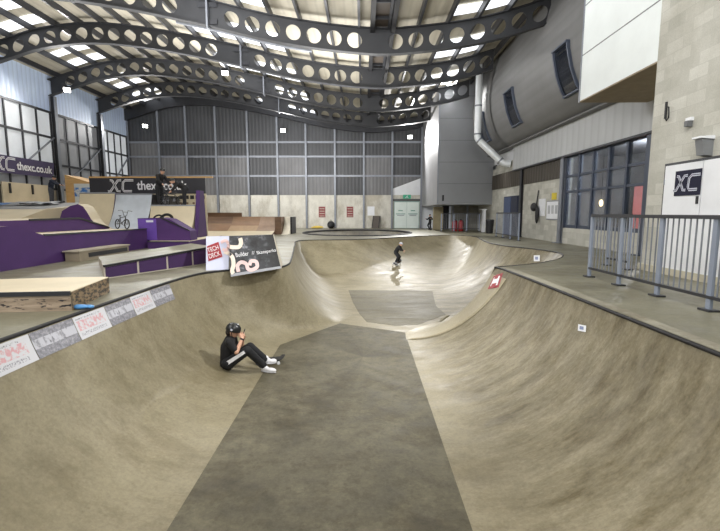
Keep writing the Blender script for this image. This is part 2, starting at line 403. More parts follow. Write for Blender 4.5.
# ------------------------------------------------------------------ bowl
D = 1.55; THM = math.radians(72)
def prof(v, T=THM):
    th = v*T; return math.sin(th)/math.sin(T), -D*(math.cos(th)-math.cos(T))/(1-math.cos(T))
PAIRS = [  # rim x, y, floor x, y
    (0, .25, -.4, 2.25), (2.4, .25, .7, 2.25), (3.0, .7, .95, 2.3), (3.06, 2.0, .97, 2.9), (3.07, 3.6, .97, 3.9), (3.07, 6.0, .97, 6.0), (3.06, 8.3, .97, 8.6), (3.03, 9.25, 1.0, 9.65), (2.99, 9.56, 1.3, 10.1), (2.98, 9.58, 1.9, 10.7),
    'corner', (3.0, 9.59, 2.35, 11.5), (3.62, 9.93, 2.62, 12.0), (4.49, 10.57, 2.7, 12.3), (5.47, 11.79, 2.75, 12.7), (6.0, 13.2, 2.6, 13.1), (5.8, 14.5, 2.58, 13.8), (5.3, 15.8, 2.55, 14.3), (5.15, 17.6, 2.55, 14.8), (5.5, 20.2, 2.5, 15.05), (5.75, 22.3, 2.35, 15.15), (5.0, 23.7, 2.1, 15.2), (3.7, 23.1, 1.8, 15.22),
    (1.9, 21.6, 1.0, 15.25), (.4, 20.2, .3, 15.28), (-1.0, 19.5, -.2, 15.28), (-2.3, 19.3, -.5, 15.2), (-2.85, 18.7, -.6, 14.9), (-2.62, 16.5, -.56, 14.2), (-2.2, 13.5, -.42, 12.9), (-1.86, 11.0, -.3, 11.5), (-1.78, 10.1, -.42, 10.95), (-1.95, 9.5, -.75, 10.5), (-2.85, 9.08, -1.3, 9.7), (-3.28, 8.5, -1.74, 8.8),
    (-3.43, 7.4, -1.76, 7.6), (-3.46, 6.3, -1.76, 6.5), (-3.47, 5.0, -1.75, 5.2), (-3.47, 4.0, -1.74, 4.2), (-3.45, 2.0, -1.72, 2.9), (-3.3, .7, -1.7, 2.35), (-2.7, .25, -1.4, 2.25)]
def loop_pairs(n=8):
    runs = []; pts = [p for p in PAIRS if p != 'corner']; ci = PAIRS.index('corner')  # corner sits at pts[ci-1]
    k = ci-1; seq = pts[k:]+pts[:k+1]; out = []
    m = len(seq)
    for i in range(m-1):
        p0 = Vector(seq[max(i-1, 0)]); p1 = Vector(seq[i]); p2 = Vector(seq[i+1]); p3 = Vector(seq[min(i+2, m-1)])
        d1 = max((p1-p0).length, 1e-3); d2 = (p2-p1).length; d3 = max((p3-p2).length, 1e-3)
        t1 = (p2-p0)/(d1+d2)*d2 if i > 0 else (p2-p1)*.9; t2 = (p3-p1)/(d2+d3)*d2 if i < m-2 else (p2-p1)*.9
        for j in range(n):
            t = j/n; out.append(p1*(2*t**3-3*t*t+1)+t1*(t**3-2*t*t+t)+p2*(-2*t**3+3*t*t)+t2*(t**3-t*t))
    return out
LOOP = loop_pairs(); NV = 18
def bowl_pt(q, v):
    dt = math.hypot(q[0]-2.98, q[1]-9.58); k = max(0, 1-dt/1.6); k = k*k*(3-2*k)
    u, z = prof(v, THM*(1-k)+math.radians(32)*k); return Vector((q[2]+(q[0]-q[2])*u, q[3]+(q[1]-q[3])*u, z))
bowl = thing('skate_bowl', 'large kidney-shaped pale concrete skate bowl in the foreground, with dark floor panels', 'skate bowl', (0, 8, -D))
rows = [[bowl_pt(q, k/NV) for q in LOOP] for k in range(NV+1)]
mb = MB().grid(rows, 0, True, None, True)
fl = [(q[2], q[3]) for q in LOOP]
tri = tessellate_polygon([[Vector((x, y, 0)) for x, y in fl]])
mb.add([(x, y, -D) for x, y in fl], [t if _ccw(fl, t) else t[::-1] for t in tri], 0, True)
curved = mb.build('curved_wall', m_bowl, bowl)
BV = BVHTree.FromPolygons(mb.v, mb.f)
def hit(x, y):
    d = ray(x, y).normalized(); p, n, i, dd = BV.ray_cast(EYEP, d)
    if n.dot(d) > 0: n = -n
    return p, n
MB().prism([(-1.70, 2.3), (.955, 2.3), (.97, 9.72), (-.58, 10.52), (-1.74, 8.74)], -D-.02, -D+.004).build('flat_bottom', m_floor_dark, bowl)['label'] = 'dark grey painted floor panel of the near bowl'
MB().prism([(-.52, 15.2), (2.47, 15.1), (2.22, 13.0), (2.18, 12.5), (2.26, 11.5), (1.72, 10.85), (1.38, 10.42), (.79, 10.32), (.1, 10.68), (-.1, 11.6), (-.3, 13)], -D-.02, -D+.004).build('flat_bottom', m_floor_back, bowl)['label'] = 'dark painted floor panel of the back bowl'
rim = [Vector((q[0], q[1], 0)) for q in LOOP]
MB().tube([p+Vector((0, 0, -.012)) for p in rim]+[rim[0]+Vector((0, 0, -.012))], .023, 8).build('coping', m_black, bowl)['label'] = 'black steel coping rail along the rim'
m_band = concrete('smooth pale band', (152, 143, 118), (136, 127, 102), (162, 153, 129), .6, (1, 1, 1), .5, (0, 0, 0), .4)
hipq = [q for q in LOOP if q[0] > 2.9 and 8.75 < q[1] < 9.585]+[LOOP[0]]
MB().grid([[bowl_pt(q, k/NV)+Vector((-.006, .0, .006)) for k in range(NV)] for q in hipq], 0, True).build('hip_band', m_band, bowl)['label'] = 'smooth pale concrete band down the hip'
# pale border laid beside the right rim and round the hip
def rim_strip(sel, w, z=.004):
    pts = [p for p in rim if sel(p)]
    A, B_ = [], []
    for i, p in enumerate(pts):
        d = (pts[min(i+1, len(pts)-1)]-pts[max(i-1, 0)]).normalized(); nrm = Vector((d.y, -d.x, 0))
        A.append(p+nrm*.03+Vector((0, 0, z))); B_.append(p+nrm*w+Vector((0, 0, z)))
    return MB().grid([A, B_], 0, False)
rr = sorted([p for p in rim if p.x > 2.95 and p.y < 9.5 and p.y > .8], key=lambda p: p.y)
MB().grid([[p+Vector((.03, 0, .004)) for p in rr], [p+Vector((.20, 0, .004)) for p in rr]], 0, False).build('rim_border', m_border, bowl)['label'] = 'pale concrete border beside the right rim'

# second pool behind
cx2, cy2 = -.35, 26.6
pool_rim = [(cx2+3.3*math.cos(a), cy2+4.2*math.sin(a)) for a in [2*PI*k/48 for k in range(48)]]
pool = thing('skate_bowl', 'smaller round concrete bowl behind the large one, dark rim near the back wall', 'skate bowl', (cx2, cy2, -1.2))
mb = MB().grid([[Vector((cx2+(3.3*(.45+.55*prof(k/10)[0]))*math.cos(a), cy2+(4.2*(.45+.55*prof(k/10)[0]))*math.sin(a), prof(k/10)[1]*.8)) for a in [2*PI*j/48 for j in range(48)]] for k in range(11)], 0, True, None, True)
mb.add([(cx2+3.3*.45*math.cos(2*PI*k/48), cy2+4.2*.45*math.sin(2*PI*k/48), -1.24) for k in range(48)], [tuple(range(48))])
mb.build('curved_wall', concrete('pool concrete', (110, 106, 96), (80, 78, 74), (140, 134, 118), .5), pool)
pr3 = [Vector((x, y, .0)) for x, y in pool_rim]
MB().grid([[Vector((cx2+(3.3-i_)*math.cos(2*PI*k/48), cy2+(4.2-i_)*math.sin(2*PI*k/48), z_)) for k in range(48)] for i_, z_ in ((.02, 0), (.1, -.5))], 0, True, None, True).build('dark_band', m_black, pool)['label'] = 'dark band under the rim'
MB().tube(pr3+[pr3[0]], .06, 8).build('coping', m_black, pool)

# deck with two holes
outer = [(XL-.3, -14), (12, -14), (12, BACK+.3), (XL-.3, BACK+.3)]
polys = [[Vector((x, y, 0)) for x, y in outer], [Vector((p.x, p.y, 0)) for p in rim], pr3]
tri = tessellate_polygon(polys); flat = [p for pl in polys for p in pl]; f2 = [(p.x, p.y) for p in flat]
struct('floor', MB().add(flat, [t if _ccw(f2, t) else t[::-1] for t in tri]), m_deck)

# ------------------------------------------------------------------ ceiling
xs = [XL-.3+i*.35 for i in range(int((9.6-XL+.3)/.35)+1)]
m_roof = ribbed('cream roof deck', (178, 172, 156), .33, 'X', .7, 0, .1, .25, .9)
struct('ceiling', MB().grid([[Vector((x, y, Lz(x)+1.14)) for x in xs] for y in (-14, 0, 10, 20, BACK+.3)], 0, True), m_roof)
px = [XL+.55+i*1.1 for i in range(25)]
for i, x in enumerate(px):
    z = Lz(x)+.98
    if -.1 < x-.55 < .7: pass
    tag(MB().box(x-.045, x+.045, 8, BACK, z-.13, z+.13).build('roof_purlin', m_dsteel), f'dark steel purlin running to the back wall, {ORD[i]} from the left wall', 'roof purlin', 'roof purlins')
# valley gutter
gt = thing('valley_gutter', 'dark boxed gutter and cable tray along the lowest line of the wavy roof', 'gutter', (.72, 8, 8))
z = Lz(.7)+.86
MB().box(.28, 1.16, 8, BACK, z+.12, z+.2).build('tray', M('gutter brown', (74, 66, 58), .6), gt)
for x in (.26, 1.02): MB().box(x, x+.16, 8, BACK, z-.12, z+.2).build('side_rail', m_black, gt)
for y in [10+k*1.2 for k in range(20)]:
    MB().box(.42, 1.02, y, y+.06, z, z+.1).build('cross_bar', m_dsteel, gt)
# rooflights
def gap(i): return (px[i]+px[i+1])/2
def gi(x): return min(range(24), key=lambda i: abs(gap(i)-x))
clusters = [('left', [-15.75, -14.65]), ('middle', [-6.9, -5.8, -4.7, -3.6]), ('right', [3.6, 4.7])]
BN = [11.9]+BY+[33.92]
for bi in range(5):
    for ri, (da, db) in enumerate(((2.15, 1.5), (.85, .06))):
        for side, cols in clusters:
            for ci, x in enumerate(cols):
                if side == 'right' and bi >= 3: continue
                g = gi(x); y0, y1 = BN[bi+1]-da, BN[bi+1]-db
                a, b = px[g]+.06, px[g+1]-.06
                rowsq = [[Vector((a+(b-a)*k/4, y, Lz(a+(b-a)*k/4)+1.1)) for k in range(5)] for y in (y0, y1)]
                q = MB().grid(rowsq, 0, True)
                where = ['before the nearest perforated beam', 'before the second perforated beam', 'before the third perforated beam', 'before the fourth perforated beam', 'before the back wall'][bi]
                nm = ('leftmost' if ci == 0 else 'rightmost') if len(cols) == 2 else ('leftmost', 'second', 'third', 'rightmost')[ci]
                tag(q.build('rooflight', m_sky), f'{side} roof slope bright rooflight, {nm} of the {("farther-out","closer")[ri]} row {where}', 'rooflight', 'rooflights')

# ------------------------------------------------------------------ perforated beams
def beam(yb, idx, x1, holes=True):
    names = ['nearest the camera', 'second from the camera', 'third from the camera', 'fourth from the camera']
    lab = 'curved grey steel roof beam with round holes, '+names[idx]
    t = thing('roof_beam', lab, 'roof beam', (0, yb, 7), 'perforated roof beams')
    x0 = XL; P_ = .76; Dp = .86; web = MB(); n = 24
    cells = int((x1-x0)/P_); off = .12
    for c in range(cells):
        xa = x0+off+c*P_; xb = xa+P_; xm = (xa+xb)/2
        solid = c < 1 or abs(xm-.7) < .36 or abs(xm+5.75) < .72
        for s_ in (-.012, .012):
            def W(x, zz): return (x, yb+s_, Lz(x)+zz)
            if solid:
                web.add([W(xa, 0), W(xb, 0), W(xb, Dp), W(xa, Dp)], [(0, 1, 2, 3)])
            else:
                r = .275; ci_ = []; sq = []
                for k in range(n):
                    a = 2*PI*k/n; ca, sa = math.cos(a), math.sin(a)
                    ci_.append(W(xm+r*ca, Dp/2+r*sa))
                    sc = min((P_/2)/abs(ca) if abs(ca) > 1e-6 else 9, (Dp/2)/abs(sa) if abs(sa) > 1e-6 else 9)
                    sq.append((ca*sc, sa*sc))
                ang = math.atan2(Dp/2, P_/2)
                sqv = [W(xm+p, Dp/2+q) for p, q in sq]
                web.add(ci_+sqv, [(k, n+k, n+(k+1) % n, (k+1) % n) for k in range(n)])
                cr = [W(xm+p, Dp/2+q) for p, q in ((P_/2, Dp/2), (-P_/2, Dp/2), (-P_/2, -Dp/2), (P_/2, -Dp/2))]
                for qd, (k0) in enumerate((ang, PI-ang, PI+ang, 2*PI-ang)):
                    k = int(k0/(2*PI)*n)
                    web.add([sqv[k], cr[qd], sqv[(k+1) % n]], [(0, 1, 2)])
                if s_ > 0:
                    c2 = [(p[0], yb-s_, p[2]) for p in ci_]
                    web.add(ci_+c2, [(k, (k+1) % n, n+(k+1) % n, n+k) for k in range(n)])
    xe = x0+off+cells*P_
    web.build('web', m_beam, t)
    for nm, z0 in (('bottom_flange', -.03), ('top_flange', Dp)):
        m = 60; fm = MB(); rws = []
        for k in range(m+1):
            x = x0+(xe-x0)*k/m; zc = Lz(x)+z0
            rws.append([Vector((x, yb-.13, zc)), Vector((x, yb+.13, zc)), Vector((x, yb+.13, zc+.035)), Vector((x, yb-.13, zc+.035))])
        fm.grid(rws, 0, False, None, True).build(nm, m_beam, t)
    # bolted splice with stiffener
    zc = Lz(-5.75)
    sp = MB().box(-5.78, -5.72, yb-.17, yb+.17, zc-.12, zc+1.0).build('splice_plate', m_gsteel, t)
    for dx in (-.2, .2):
        for dz in (.12, .72): MB().box(-5.75+dx-.15, -5.75+dx+.15, yb-.06, yb+.02, zc+dz-.09, zc+dz+.09).build('bolt_plate', m_dsteel, t)
    return t
for i, yb in enumerate(BY): beam(yb, i, 7.0 if i == 0 else (6.6 if i < 3 else 4.6))
# tie tubes beside the middle rooflights
for i, yb in enumerate(BY[:3]):
    p = [Vector((-7.6+k*.5, yb+1.6, Lz(-7.6+k*.5)+.42)) for k in range(12)]
    tag(MB().tube(p, .06, 8).build('tie_tube', m_gsteel), f'light grey tie tube under the roof, behind the {ORD[i]} perforated beam', 'tie tube', 'roof tie tubes')
    for q in (p[2], p[6], p[10]): pass

# ------------------------------------------------------------------ left wall
wl = MB().box(XL-.3, XL-.05, -14, BACK+.3, 0, 9.6)
struct('wall_left', wl, m_creamp)
m_lav = ribbed('lavender cladding', (205, 222, 255), .3, 'Y', .5, 0, .1, .3, .85)
struct('trim_1', MB().box(XL-.06, XL, 12, BACK, 7.05, 9.3), m_lav)
colY = [BN[0]]+BY+[BACK-.1]
for i, yb in enumerate(BY):
    t = thing('steel_column', f'grey steel column on the left wall, {ORD[i]} from the camera', 'steel column', (XL+.15, yb, 0), 'left wall columns')
    h = 7.95
    MB().box(XL, XL+.3, yb-.012, yb+.012, 0, h).build('web', m_beam, t)
    for x in (XL, XL+.28): MB().box(x, x+.025, yb-.12, yb+.12, 0, h).build('flange', m_gsteel, t)
    MB().box(XL-.02, XL+.34, yb-.17, yb+.17, 0, .03).build('base_plate', m_beam, t)
def bay_window(n, ya, yb, mats, brace=True):
    fr = MB(); ys = [ya+.15+(yb-ya-.3)*k/4 for k in range(5)]; zs = [2.6, 4.05, 5.58, 7.02]
    w = struct(f'window_{n}', MB().box(XL-.05, XL-.02, ya+.1, yb-.1, 2.55, 7.05), m_dsteel)
    for j in range(3):
        for k in range(4):
            o = MB().box(XL-.02, XL-.008, ys[k]+.05, ys[k+1]-.05, zs[j]+.05, zs[j+1]-.05).build('pane', mats[j], w)
    for y in ys: MB().box(XL-.02, XL+.05, y-.045, y+.045, 2.55, 7.05).build('mullion', m_dsteel, w)
    for z in zs: MB().box(XL-.02, XL+.07, ya+.1, yb-.1, z-.06, z+.06).build('transom', m_dsteel, w)
bay_window(1, BY[0], BY[1], [m_pane, m_pane, m_pane]); bay_window(2, BY[1], BY[2], [m_pane2, m_pane, m_pane]); bay_window(3, BY[2], BY[3], [m_pane2, m_pane2, m_pane2]); bay_window(4, BY[3], BACK-.15, [m_pane, m_pane, m_pane])
def brace(a, b, lab): tag(MB().bar(a, b, .07, .07).build('bracing_rod', m_gsteel), lab, 'bracing', 'left wall diagonal bracing')
for i in range(1, 4):
    ya = ([0]+BY)[i+1]; yb = (BY+[BACK-.15])[i+1-1+0] if False else (BY+[BACK-.15])[i+1-0] if i+1 < 5 else BACK
    ya = BY[i]; yb = (BY+[BACK-.15])[i+1]; ym = (ya+yb)/2
    brace((XL+.14, ya+.1, 2.9), (XL+.14, ym, 4.0), f'thin diagonal brace rising to mid-bay in the {ORD[i]} window bay from the left edge')
    brace((XL+.14, yb-.1, 5.6), (XL+.14, ym, 4.0), f'thin diagonal brace rising toward the far column in the {ORD[i]} window bay')
# ------------------------------------------------------------------ back wall
m_bw = ribbed('grey back cladding', (72, 73, 76), .28, 'X', .5, .1, .2, .35, .75)
m_bwl = ribbed('lighter grey cladding', (112, 112, 114), .28, 'X', .5, 0, .18, .35, .8)
m_low = concrete('scuffed cream wall panel', (214, 211, 202), (178, 174, 165), (228, 225, 217), .5, (1, 1, .5), .7)
pxs = [PY(x, 200, BACK).x for x in (133, 163, 190, 219, 250, 279, 307, 335.5, 364, 392, 421)]
wbk = struct('wall_back', MB().box(XL-.3, 12, BACK, BACK+.3, 0, 10.6), m_bw)
for k in range(10):
    a, b = pxs[k], pxs[k+1]
    zl = 2.6
    MB().box(a+.06, b-.06, BACK-.03, BACK, 0, zl).build('lower_panel', m_low, wbk)
    z_split = 5.6
    MB().box(a+.06, b-.06, BACK-.035, BACK, zl, [6.6, 5.6, 4.1, 5.6, 4.1, 5.6, 4.1, 4.1, 5.6, 4.1][k] if k != 4 else 4.1).build('cladding_sheet', m_bwl if k not in (4, 7) else m_bw, wbk)
MB().quad((pxs[9]+.06, BACK-.05, 2.6), (pxs[10]-.06, BACK-.05, 2.6), (pxs[10]-.06, BACK-.05, 3.9), (pxs[9]+.06, BACK-.05, 3.1)).build('white_sheet', m_white, wbk)
for k, x in enumerate(pxs):
    zt = Lz(x)+.24
    tag(MB().box(x-.09, x+.05, BACK-.23, BACK-.125, 0, zt).build('steel_post', m_gsteel), f'pale steel post on the back wall, {ORD[k]} from the left corner', 'steel post', 'back wall posts')
for k, z in enumerate((4.08, 5.56, 6.65)):
    tag(MB().box(pxs[0], pxs[-1], BACK-.12, BACK-.035, z-.07, z+.07).build('sheeting_rail', m_gsteel), f'horizontal steel rail across the back wall, {["lowest","middle","highest"][k]} of three', 'sheeting rail', 'back wall rails')
MB().box(pxs[10]+.06, 8, BACK-.03, BACK, 0, 2.6).build('lower_panel', m_white, wbk)
# arched head beam on back wall
m_ = 60; rws = []
for k in range(m_+1):
    x = XL+(4.7-XL)*k/m_; rws.append([Vector((x, BACK-.35, Lz(x)+.25)), Vector((x, BACK-.02, Lz(x)+.25)), Vector((x, BACK-.02, Lz(x)+1.1)), Vector((x, BACK-.35, Lz(x)+1.1))])
tag(MB().grid(rws, 0, False, None, True).build('roof_beam', m_dsteel), 'solid dark wavy edge beam along the top of the back wall', 'roof beam')
# things on the back wall
def poster(x, y, w, h, m, name, lab, cat, group=None):
    p = PY(x, y, BACK-.05); s = BACK/F
    return tag(MB().box(p.x-w*s/2, p.x+w*s/2, BACK-.05, BACK-.03, p.z-h*s/2, p.z+h*s/2).build(name, m), lab, cat, group)
m_poster = M('red patterned poster', (150, 90, 90), .6, 0, .5, 3, 0, (1, 1, 2))
for x, lab in ((322, 'small red and white poster on the back wall, the left one of the pair'), (350, 'small red and white poster on the back wall, the right one of the pair')):
    p = PY(x, 212, BACK-.05); s = BACK/F
    t = thing('poster', lab, 'poster', (p.x, BACK-.03, p.z), 'red posters')
    MB().box(p.x-.26, p.x+.26, BACK-.05, BACK-.03, p.z-.42, p.z+.42).build('sheet', M('faded red poster', (136, 66, 68), .6, 0, .2, 3), t)
    for k in range(4): MB().box(p.x-.2, p.x+.2, BACK-.056, BACK-.05, p.z-.34+k*.19, p.z-.29+k*.19).build('white_line', m_creamp, t)
poster(371, 211, 7, 9, m_white, 'notice', 'plain white notice on the back wall right of the red posters', 'notice')
p = PY(376, 229, BACK-.4)
lb = thing('leaning_board', 'dark framed board leaning against the back wall under the white notice', 'board', (p.x, BACK-.4, 0))
MB().obox((p.x, BACK-.35, .5), (.28, 0, 0), (0, .02, 0), (.06, .1, .48)).build('panel', M('brown grey board', (84, 76, 70), .6), lb)
for dx in (-.27, .27): MB().obox((p.x+dx, BACK-.37, .5), (.025, 0, 0), (0, .03, 0), (.06, .1, .48)).build('frame_side', m_black, lb)
p = PY(331, 226, BACK-.6)
bg = thing('backpack', 'black backpack on the floor by the back wall', 'bag', (p.x, BACK-.6, 0))
MB().ell((p.x, BACK-.6, .28), (.3, .18, .3)).build('body', m_black, bg)
MB().ell((p.x-.05, BACK-.82, .2), (.18, .1, .16)).build('pocket', m_black, bg)
MB().tube([(p.x-.1, BACK-.6, .55), (p.x, BACK-.6, .68), (p.x+.1, BACK-.6, .55)], .02).build('grab_handle', m_black, bg)
p = PY(318, 229, BACK-.5)
tag(MB().ell((p.x, BACK-.5, .1), (.45, .2, .11), None, 12, 6).ell((p.x-.35, BACK-.55, .07), (.2, .16, .07), None, 12, 6).build('yellow_cloth', M('yellow cloth', (214, 186, 90), .8)), 'crumpled yellow cloth on the floor left of the black backpack', 'cloth', None, 'thing')
# mint double door
d2 = struct('door_1', MB().box(pxs[9]+.15, pxs[10]-.12, BACK-.08, BACK-.03, 0, 2.12), M('mint frame', (150, 180, 172), .5))
mint = M('pale mint door', (222, 233, 228), .5, 0, .05, 2); xm = (pxs[9]+pxs[10])/2+.02
for a, b in ((pxs[9]+.2, xm-.01), (xm+.01, pxs[10]-.17)):
    lf = MB().box(a, b, BACK-.11, BACK-.07, .02, 2.05).build('door_leaf', mint, d2)
    MB().box(a+.2, b-.2, BACK-.17, BACK-.11, 1.0, 1.05).build('push_bar', m_gsteel, lf)
    MB().box(a+.1, b-.1, BACK-.115, BACK-.11, 1.1, 1.16).build('stripe', M('mint line', (120, 160, 150)), lf)
    MB().box(a+.3, b-.3, BACK-.115, BACK-.11, 1.35, 1.42).build('door_notice', M('green mark', (110, 160, 140)), lf)
MB().box(pxs[9]+.08, pxs[10]-.08, BACK-.14, BACK-.03, 2.12, 2.3).build('lintel', M('lintel grey', (90, 92, 92)), d2)
ex = thing('exit_sign', 'small green running-man exit sign above the mint double door', 'exit sign', (xm, BACK-.15, 2.35))
MB().box(xm-.3, xm+.3, BACK-.16, BACK-.1, 2.32, 2.62).build('sign_plate', M('exit green', (60, 150, 120), .5, 0, .1, 3, .3), ex)
q = MB()
ribbon(q, [(-.12, -.1), (-.02, 0), (.02, .06)], .05, (xm, BACK-.16, 2.47), (1, 0, 0), (0, 0, 1)); ribbon(q, [(.1, -.1), (.02, -.02), (.0, .05)], .05, (xm, BACK-.16, 2.47), (1, 0, 0), (0, 0, 1)); ribbon(q, [(.03, .09), (.05, .12)], .06, (xm, BACK-.16, 2.47), (1, 0, 0), (0, 0, 1))
q.build('pictogram', m_letter, ex)

# ------------------------------------------------------------------ right side: near block wall
m_blk = blocks('pale concrete block', ((202, 201, 195), (180, 179, 172)), (184, 183, 177), 'YZ')
m_blk2 = blocks('shaded concrete block', ((226, 224, 211), (206, 204, 192)), (196, 194, 182), 'YZ')
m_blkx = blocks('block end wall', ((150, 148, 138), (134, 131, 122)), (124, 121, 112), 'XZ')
struct('wall_right', MB().box(6, 6.4, -14, 9.25, 0, 10.5).box(6.4, 8.0, 9.0, 9.25, 0, 10.5), m_blk)
struct('baseboard_right', MB().box(5.93, 6, -14, 9.27, 0, .13), M('pale plinth', (186, 180, 160), .7))
d = struct('door_2', MB().box(5.97, 6.02, 6.7, 8.72, 0, 2.16), m_dsteel)
for a, b in ((7.72, 8.66), (6.76, 7.7)):
    lf = MB().box(5.945, 5.985, a, b, .03, 2.11).build('door_leaf', m_white, d)
    if a > 7.7: MB().box(5.93, 5.945, 7.75, 7.80, 1.36, 1.5).build('handle', m_black, lf)
    for z in (.3, 1.0, 1.8): MB().tube([(5.94, (b if a > 7.7 else a), z-.05), (5.94, (b if a > 7.7 else a), z+.05)], .012, 8).build('hinge', m_gsteel, lf)
sg = thing('wall_sign', 'navy sign with silver letters XC on the white double door', 'sign', (5.94, 8.03, 1.75))
MB().box(5.93, 5.944, 7.72, 8.35, 1.52, 1.98).build('plate', m_navy, sg)
xc_logo(sg, (5.93, 8.04, 1.75), (0, -1, 0), (0, 0, 1), .26, m_silver_ink, m_navy)
# fittings on the block wall
p = PX(703, 147, 5.9)
fl_ = thing('wall_floodlight', 'grey wedge-shaped wall light with white top above the white double door', 'wall light', (6, p.y, p.z))
MB().extr([(6, p.z+.11), (5.80, p.z+.13), (5.85, p.z-.14), (6, p.z-.16)], 'Y', p.y-.1, p.y+.07).build('housing', M('grey plastic', (120, 122, 124), .5), fl_)
MB().extr([(6, p.z+.12), (5.76, p.z+.14), (5.76, p.z+.17), (6, p.z+.18)], 'Y', p.y-.12, p.y+.09).build('lid', m_white, fl_)
p = PX(686, 121, 5.9)
pr = thing('motion_sensor', 'small white and grey motion sensor box on the block wall', 'sensor', (6, p.y, p.z))
MB().box(5.93, 6, p.y-.06, p.y+.06, p.z, p.z+.06).build('bracket', m_white, pr)
MB().box(5.9, 5.99, p.y-.045, p.y+.045, p.z-.1, p.z).build('body', M('sensor grey', (96, 98, 100)), pr)
p = PX(664, 108, 5.93)
hk = thing('wall_bracket', 'black hooked metal bracket on the upper block wall', 'bracket', (6, p.y, p.z))
MB().box(5.97, 6, p.y+.0, p.y+.04, p.z-.2, p.z+.12).build('plate', m_black, hk)
MB().tube([(5.97, p.y, p.z-.18), (5.93, p.y-.1, p.z-.26), (5.92, p.y-.17, p.z-.22), (5.92, p.y-.15, p.z-.02), (5.95, p.y-.08, p.z)], .014, 8).build('hook', m_black, hk)
# white box volume
wb = struct('wall_upper_right', MB().box(6, 8.1, 9.25, 12.45, 4.27, 10.5), m_whitepanel)
MB().box(6.0, 8.1, 9.25, 12.43, 4.24, 4.275).build('soffit', M('brown soffit', (150, 136, 112), .7), wb)
for z in (5.47, 6.75): MB().box(5.992, 6.0, 9.25, 12.45, z-.012, z+.012).build('seam', M('seam grey', (120, 122, 126)), wb)
MB().box(5.985, 6.02, 12.41, 12.47, 4.24, 10.5).build('corner_trim', m_gsteel, wb)
# recessed right wall
XR = 8.0
wr = struct('wall_right_recess', MB().box(XR, XR+.3, 17.4, 30.5, 0, 4.0).box(XR, XR+.3, 9.25, 17.4, 0, .62), m_blk)
MB().box(XR-.04, XR, 17.5, 30.5, 2.6, 3.45).build('dark_band', ribbed('shaded brown cladding', (74, 68, 60), .3, 'Y', .7), wr)  # brown cladding; shade under the fascia is put into its colour
m_fascia = ribbed('white ribbed fascia', (186, 188, 190), .45, 'Y', .5, 0, .06, .25, .9)
MB().box(XR-.14, XR+.2, 9.25, 23.1, 3.42, 4.64).build('fascia', m_fascia, wr)
MB().box(XR+.06, XR+.3, 23.1, 30.5, 2.95, 4.6).build('fascia', m_white, wr)
MB().box(XR-.16, XR+.1, 9.25, 23.1, 3.36, 3.43).build('drip_edge', m_dsteel, wr)
# curved cladding pod
BP = [(4.6, 7.95), (4.8, 7.55), (5.05, 7.25), (5.4, 7.02), (5.9, 6.82), (6.5, 6.68), (7.2, 6.62), (8, 6.7), (8.8, 6.9), (9.6, 7.2), (10.4, 7.6)]
def bx_(z):
    for (z0, x0), (z1, x1) in zip(BP, BP[1:]):
        if z <= z1: return x0+(x1-x0)*(z-z0)/(z1-z0)
    return BP[-1][1]
m_pod = ribbed('curved grey cladding', (118, 118, 118), .42, 'Z', .6, 0., .08, .2, .93)
pod = struct('wall_upper_right_curved', MB().grid([[Vector((x, y, z)) for z, x in BP] for y in (9.5, 15, 21, 27, 30.5)], 0, True).box(7.6, 8.3, 9.3, 30.5, 4.6, 4.66), m_pod)
MB().grid([[Vector((x-.05, y, z)) for z, x in BP] for y in (23.3, 23.75)], 0, True).build('cover_strip', M('grey strip', (104, 103, 102), .5, .2), pod)
for n, (ya, yb) in enumerate(((14.7, 15.75), (19.9, 21.0), (24.6, 25.7))):
    w = struct(f'window_{5+n}', MB().grid([[Vector((bx_(z)-.03, y, z)) for z in [5.25+.18*k for k in range(9)]] for y in (ya, yb)], 0, True), M('dark glass', (26, 30, 38), .08, 0, .3, 1))
    for y in (ya, yb): MB().grid([[Vector((bx_(5.2+.19*k)-d_, yy, 5.2+.19*k)) for d_, yy in ((.0, y-.035), (.1, y-.035), (.1, y+.035), (.0, y+.035))] for k in range(9)], 0, False).build('jamb', M('blue grey frame', (74, 82, 98), .5), w)
    for z in (5.22, 6.72): MB().obox((bx_(z)-.06, (ya+yb)/2, z), (.07, 0, 0), (0, (yb-ya)/2+.03, 0), (0, 0, .03)).build('head' if z > 6 else 'sill', M('blue grey frame', (74, 82, 98), .5), w)
# glazed screen
m_fr = M('dark blue grey frame', (66, 74, 90), .45, .1, .1, 3)
GY0, GY1 = 12.3, 17.35
w = struct('window_8', MB().box(XR+.02, XR+.12, GY0, GY1, .62, .74), m_fr)
n = 5; ys = [GY0+.1+(GY1-GY0-.2)*k/n for k in range(n+1)]
for k, y in enumerate(ys): MB().box(XR-.02, XR+.12, y-.05, y+.05, .62, 3.4).build('mullion', m_fr, w)
for z in (2.02, 2.62, 3.36): MB().box(XR, XR+.1, GY0, GY1, z-.04, z+.04).build('transom', m_fr, w)
for k in range(n):
    for a, b in ((.74, 2.0), (2.06, 3.34)): MB().box(XR+.05, XR+.06, ys[k]+.05, ys[k+1]-.05, a, b).build('pane', m_glass, w)
